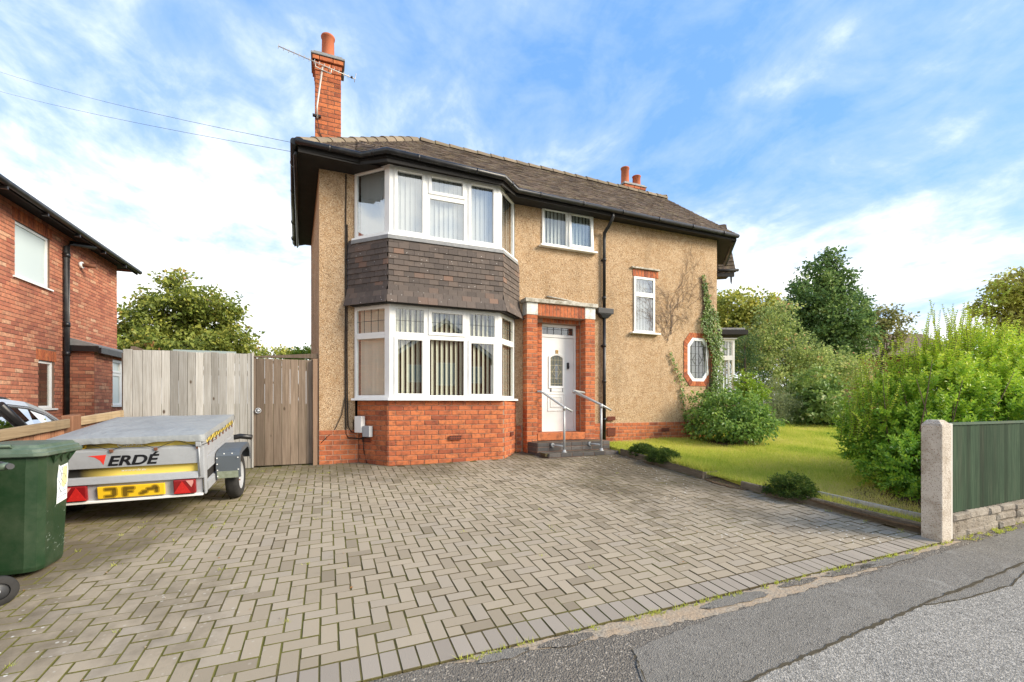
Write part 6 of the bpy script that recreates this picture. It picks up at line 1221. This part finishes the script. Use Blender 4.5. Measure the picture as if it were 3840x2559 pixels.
def grass():
    n = 260000; u = 5.25+rng.random(n)**1.5*9.5; v = rng.uniform(2.7, 9.5, n)
    ok = (u > 5.27+np.where(v < 5.2, (5.19-v)*.149+.02, 0)) & ~((v > 8.12) & (u < 8.66)) & ~((v > 8.1) & (v > u-.5+.0*u) & (u < 11))
    for cx_, cy_, rx, ry in ((8.1, 7.2, .62, .45), (7.3, 3.2, 1.0, .45)): ok &= ((u-cx_)/rx)**2+((v-cy_)/ry)**2 > rng.uniform(.6, 1.3, n)
    u, v = u[ok], v[ok]; n = len(u); P = np.stack([u, v, gzv(u, v)+.07], 1); h_ = rng.uniform(.022, .060, n)*(1+.5*(np.sin(u*3)*np.cos(v*2.4) > .5)); h_ = np.where((u < 5.62) & (v > 5.2) & (v < 5.9), h_*2.8, h_)
    a = rng.uniform(0, 2*PI, n); lean = rng.normal(0, .45, (n, 2)); w_ = rng.uniform(.0028, .0058, n); sx_, sy_ = np.cos(a)*w_, np.sin(a)*w_; tip = P+np.stack([lean[:, 0]*h_, lean[:, 1]*h_, h_], 1); z_ = np.zeros(n); s_ = np.stack([sx_, sy_, z_], 1)
    V = np.stack([P-s_, P+s_, tip], 1).reshape(-1, 3); wr = np.exp(-(((u-6.1)/.8)**2+((v-3.7)/.9)**2)); pc = rng.uniform([5, 2.5], [15, 9.5], (260, 2)); pw = rng.uniform(.08, .5, 260); pa = rng.normal(0, .22, 260); pt = np.zeros(n)
    for (a0, b0), w0, k0 in zip(pc, pw, pa): pt += k0*np.exp(-((u-a0)**2+(v-b0)**2)/w0**2)
    t = np.clip(.46+pt+.12*np.sin(u*2.1+1)*np.cos(v*1.7)+.35*wr+rng.normal(0, .22, n), 0, 1)
    np_obj('lawn_grass', V, np.arange(n*3).reshape(-1, 3), GRASS, None, t, kind='stuff')
    # weeds and moss tufts in the paving and along walls and edgings
    m_ = []
    for (x0_, x1_, y0_, y1_, k) in ((.7, 5.6, 2.44, 2.475, 900), (5.7, 11, 2.40, 2.50, 1500), (-2.6, .2, 5.0, 8.1, 500), (-2.6, 4.5, 2.8, 6, 260), (5.25, 5.34, 4.6, 5.2, 600), (5.40, 5.55, 2.7, 4.4, 200), (5.5, 8.5, 7.95, 8.12, 900)):
        cx_ = rng.uniform(x0_, x1_, k//12); cy_ = rng.uniform(y0_, y1_, k//12); m_.append(np.stack([np.repeat(cx_, 12)+rng.normal(0, .015, k//12*12), np.repeat(cy_, 12)+rng.normal(0, .008, k//12*12)], 1))
    q = np.concatenate(m_); n = len(q); P = np.stack([q[:, 0], q[:, 1], gzv(q[:, 0], q[:, 1])-.008], 1); h_ = rng.uniform(.010, .035, n); a = rng.uniform(0, 2*PI, n); s_ = np.stack([np.cos(a)*.003, np.sin(a)*.003, np.zeros(n)], 1); tip = P+np.stack([rng.normal(0, .6, n)*h_, rng.normal(0, .6, n)*h_, h_], 1)
    np_obj('paving_weeds', np.stack([P-s_, P+s_, tip], 1).reshape(-1, 3), np.arange(n*3).reshape(-1, 3), GRASS, None, np.clip(rng.normal(.5, .2, n), 0, 1), kind='stuff')
    # fallen leaves and grit
    k = 240; x_ = np.concatenate([rng.uniform(2.2, 5.2, 110), rng.uniform(-2.6, .2, 70), rng.uniform(5.7, 11, 60)]); y_ = np.concatenate([rng.uniform(3.0, 7.2, 110), rng.uniform(6.8, 8.1, 40), rng.uniform(3, 6, 30), rng.uniform(2.36, 2.48, 60)])
    P = np.stack([x_, y_, gzv(x_, y_)+.004], 1); a = rng.uniform(0, 2*PI, k); ax = np.stack([np.cos(a), np.sin(a), rng.normal(0, .1, k)], 1); s = rng.uniform(.012, .035, k)
    v_, f_ = leafset(P, ax, np.tile([0, 0, 1.], (k, 1))+rng.normal(0, .15, (k, 3)), s, s*.55, .1); np_obj('leaf_litter', v_, f_, leafm('dry_leaf', [(0, (.30, .13, .045)), (.5, (.45, .26, .10)), (1, (.66, .58, .42))], .9, .1), None, rng.random(k), kind='stuff')
grass()
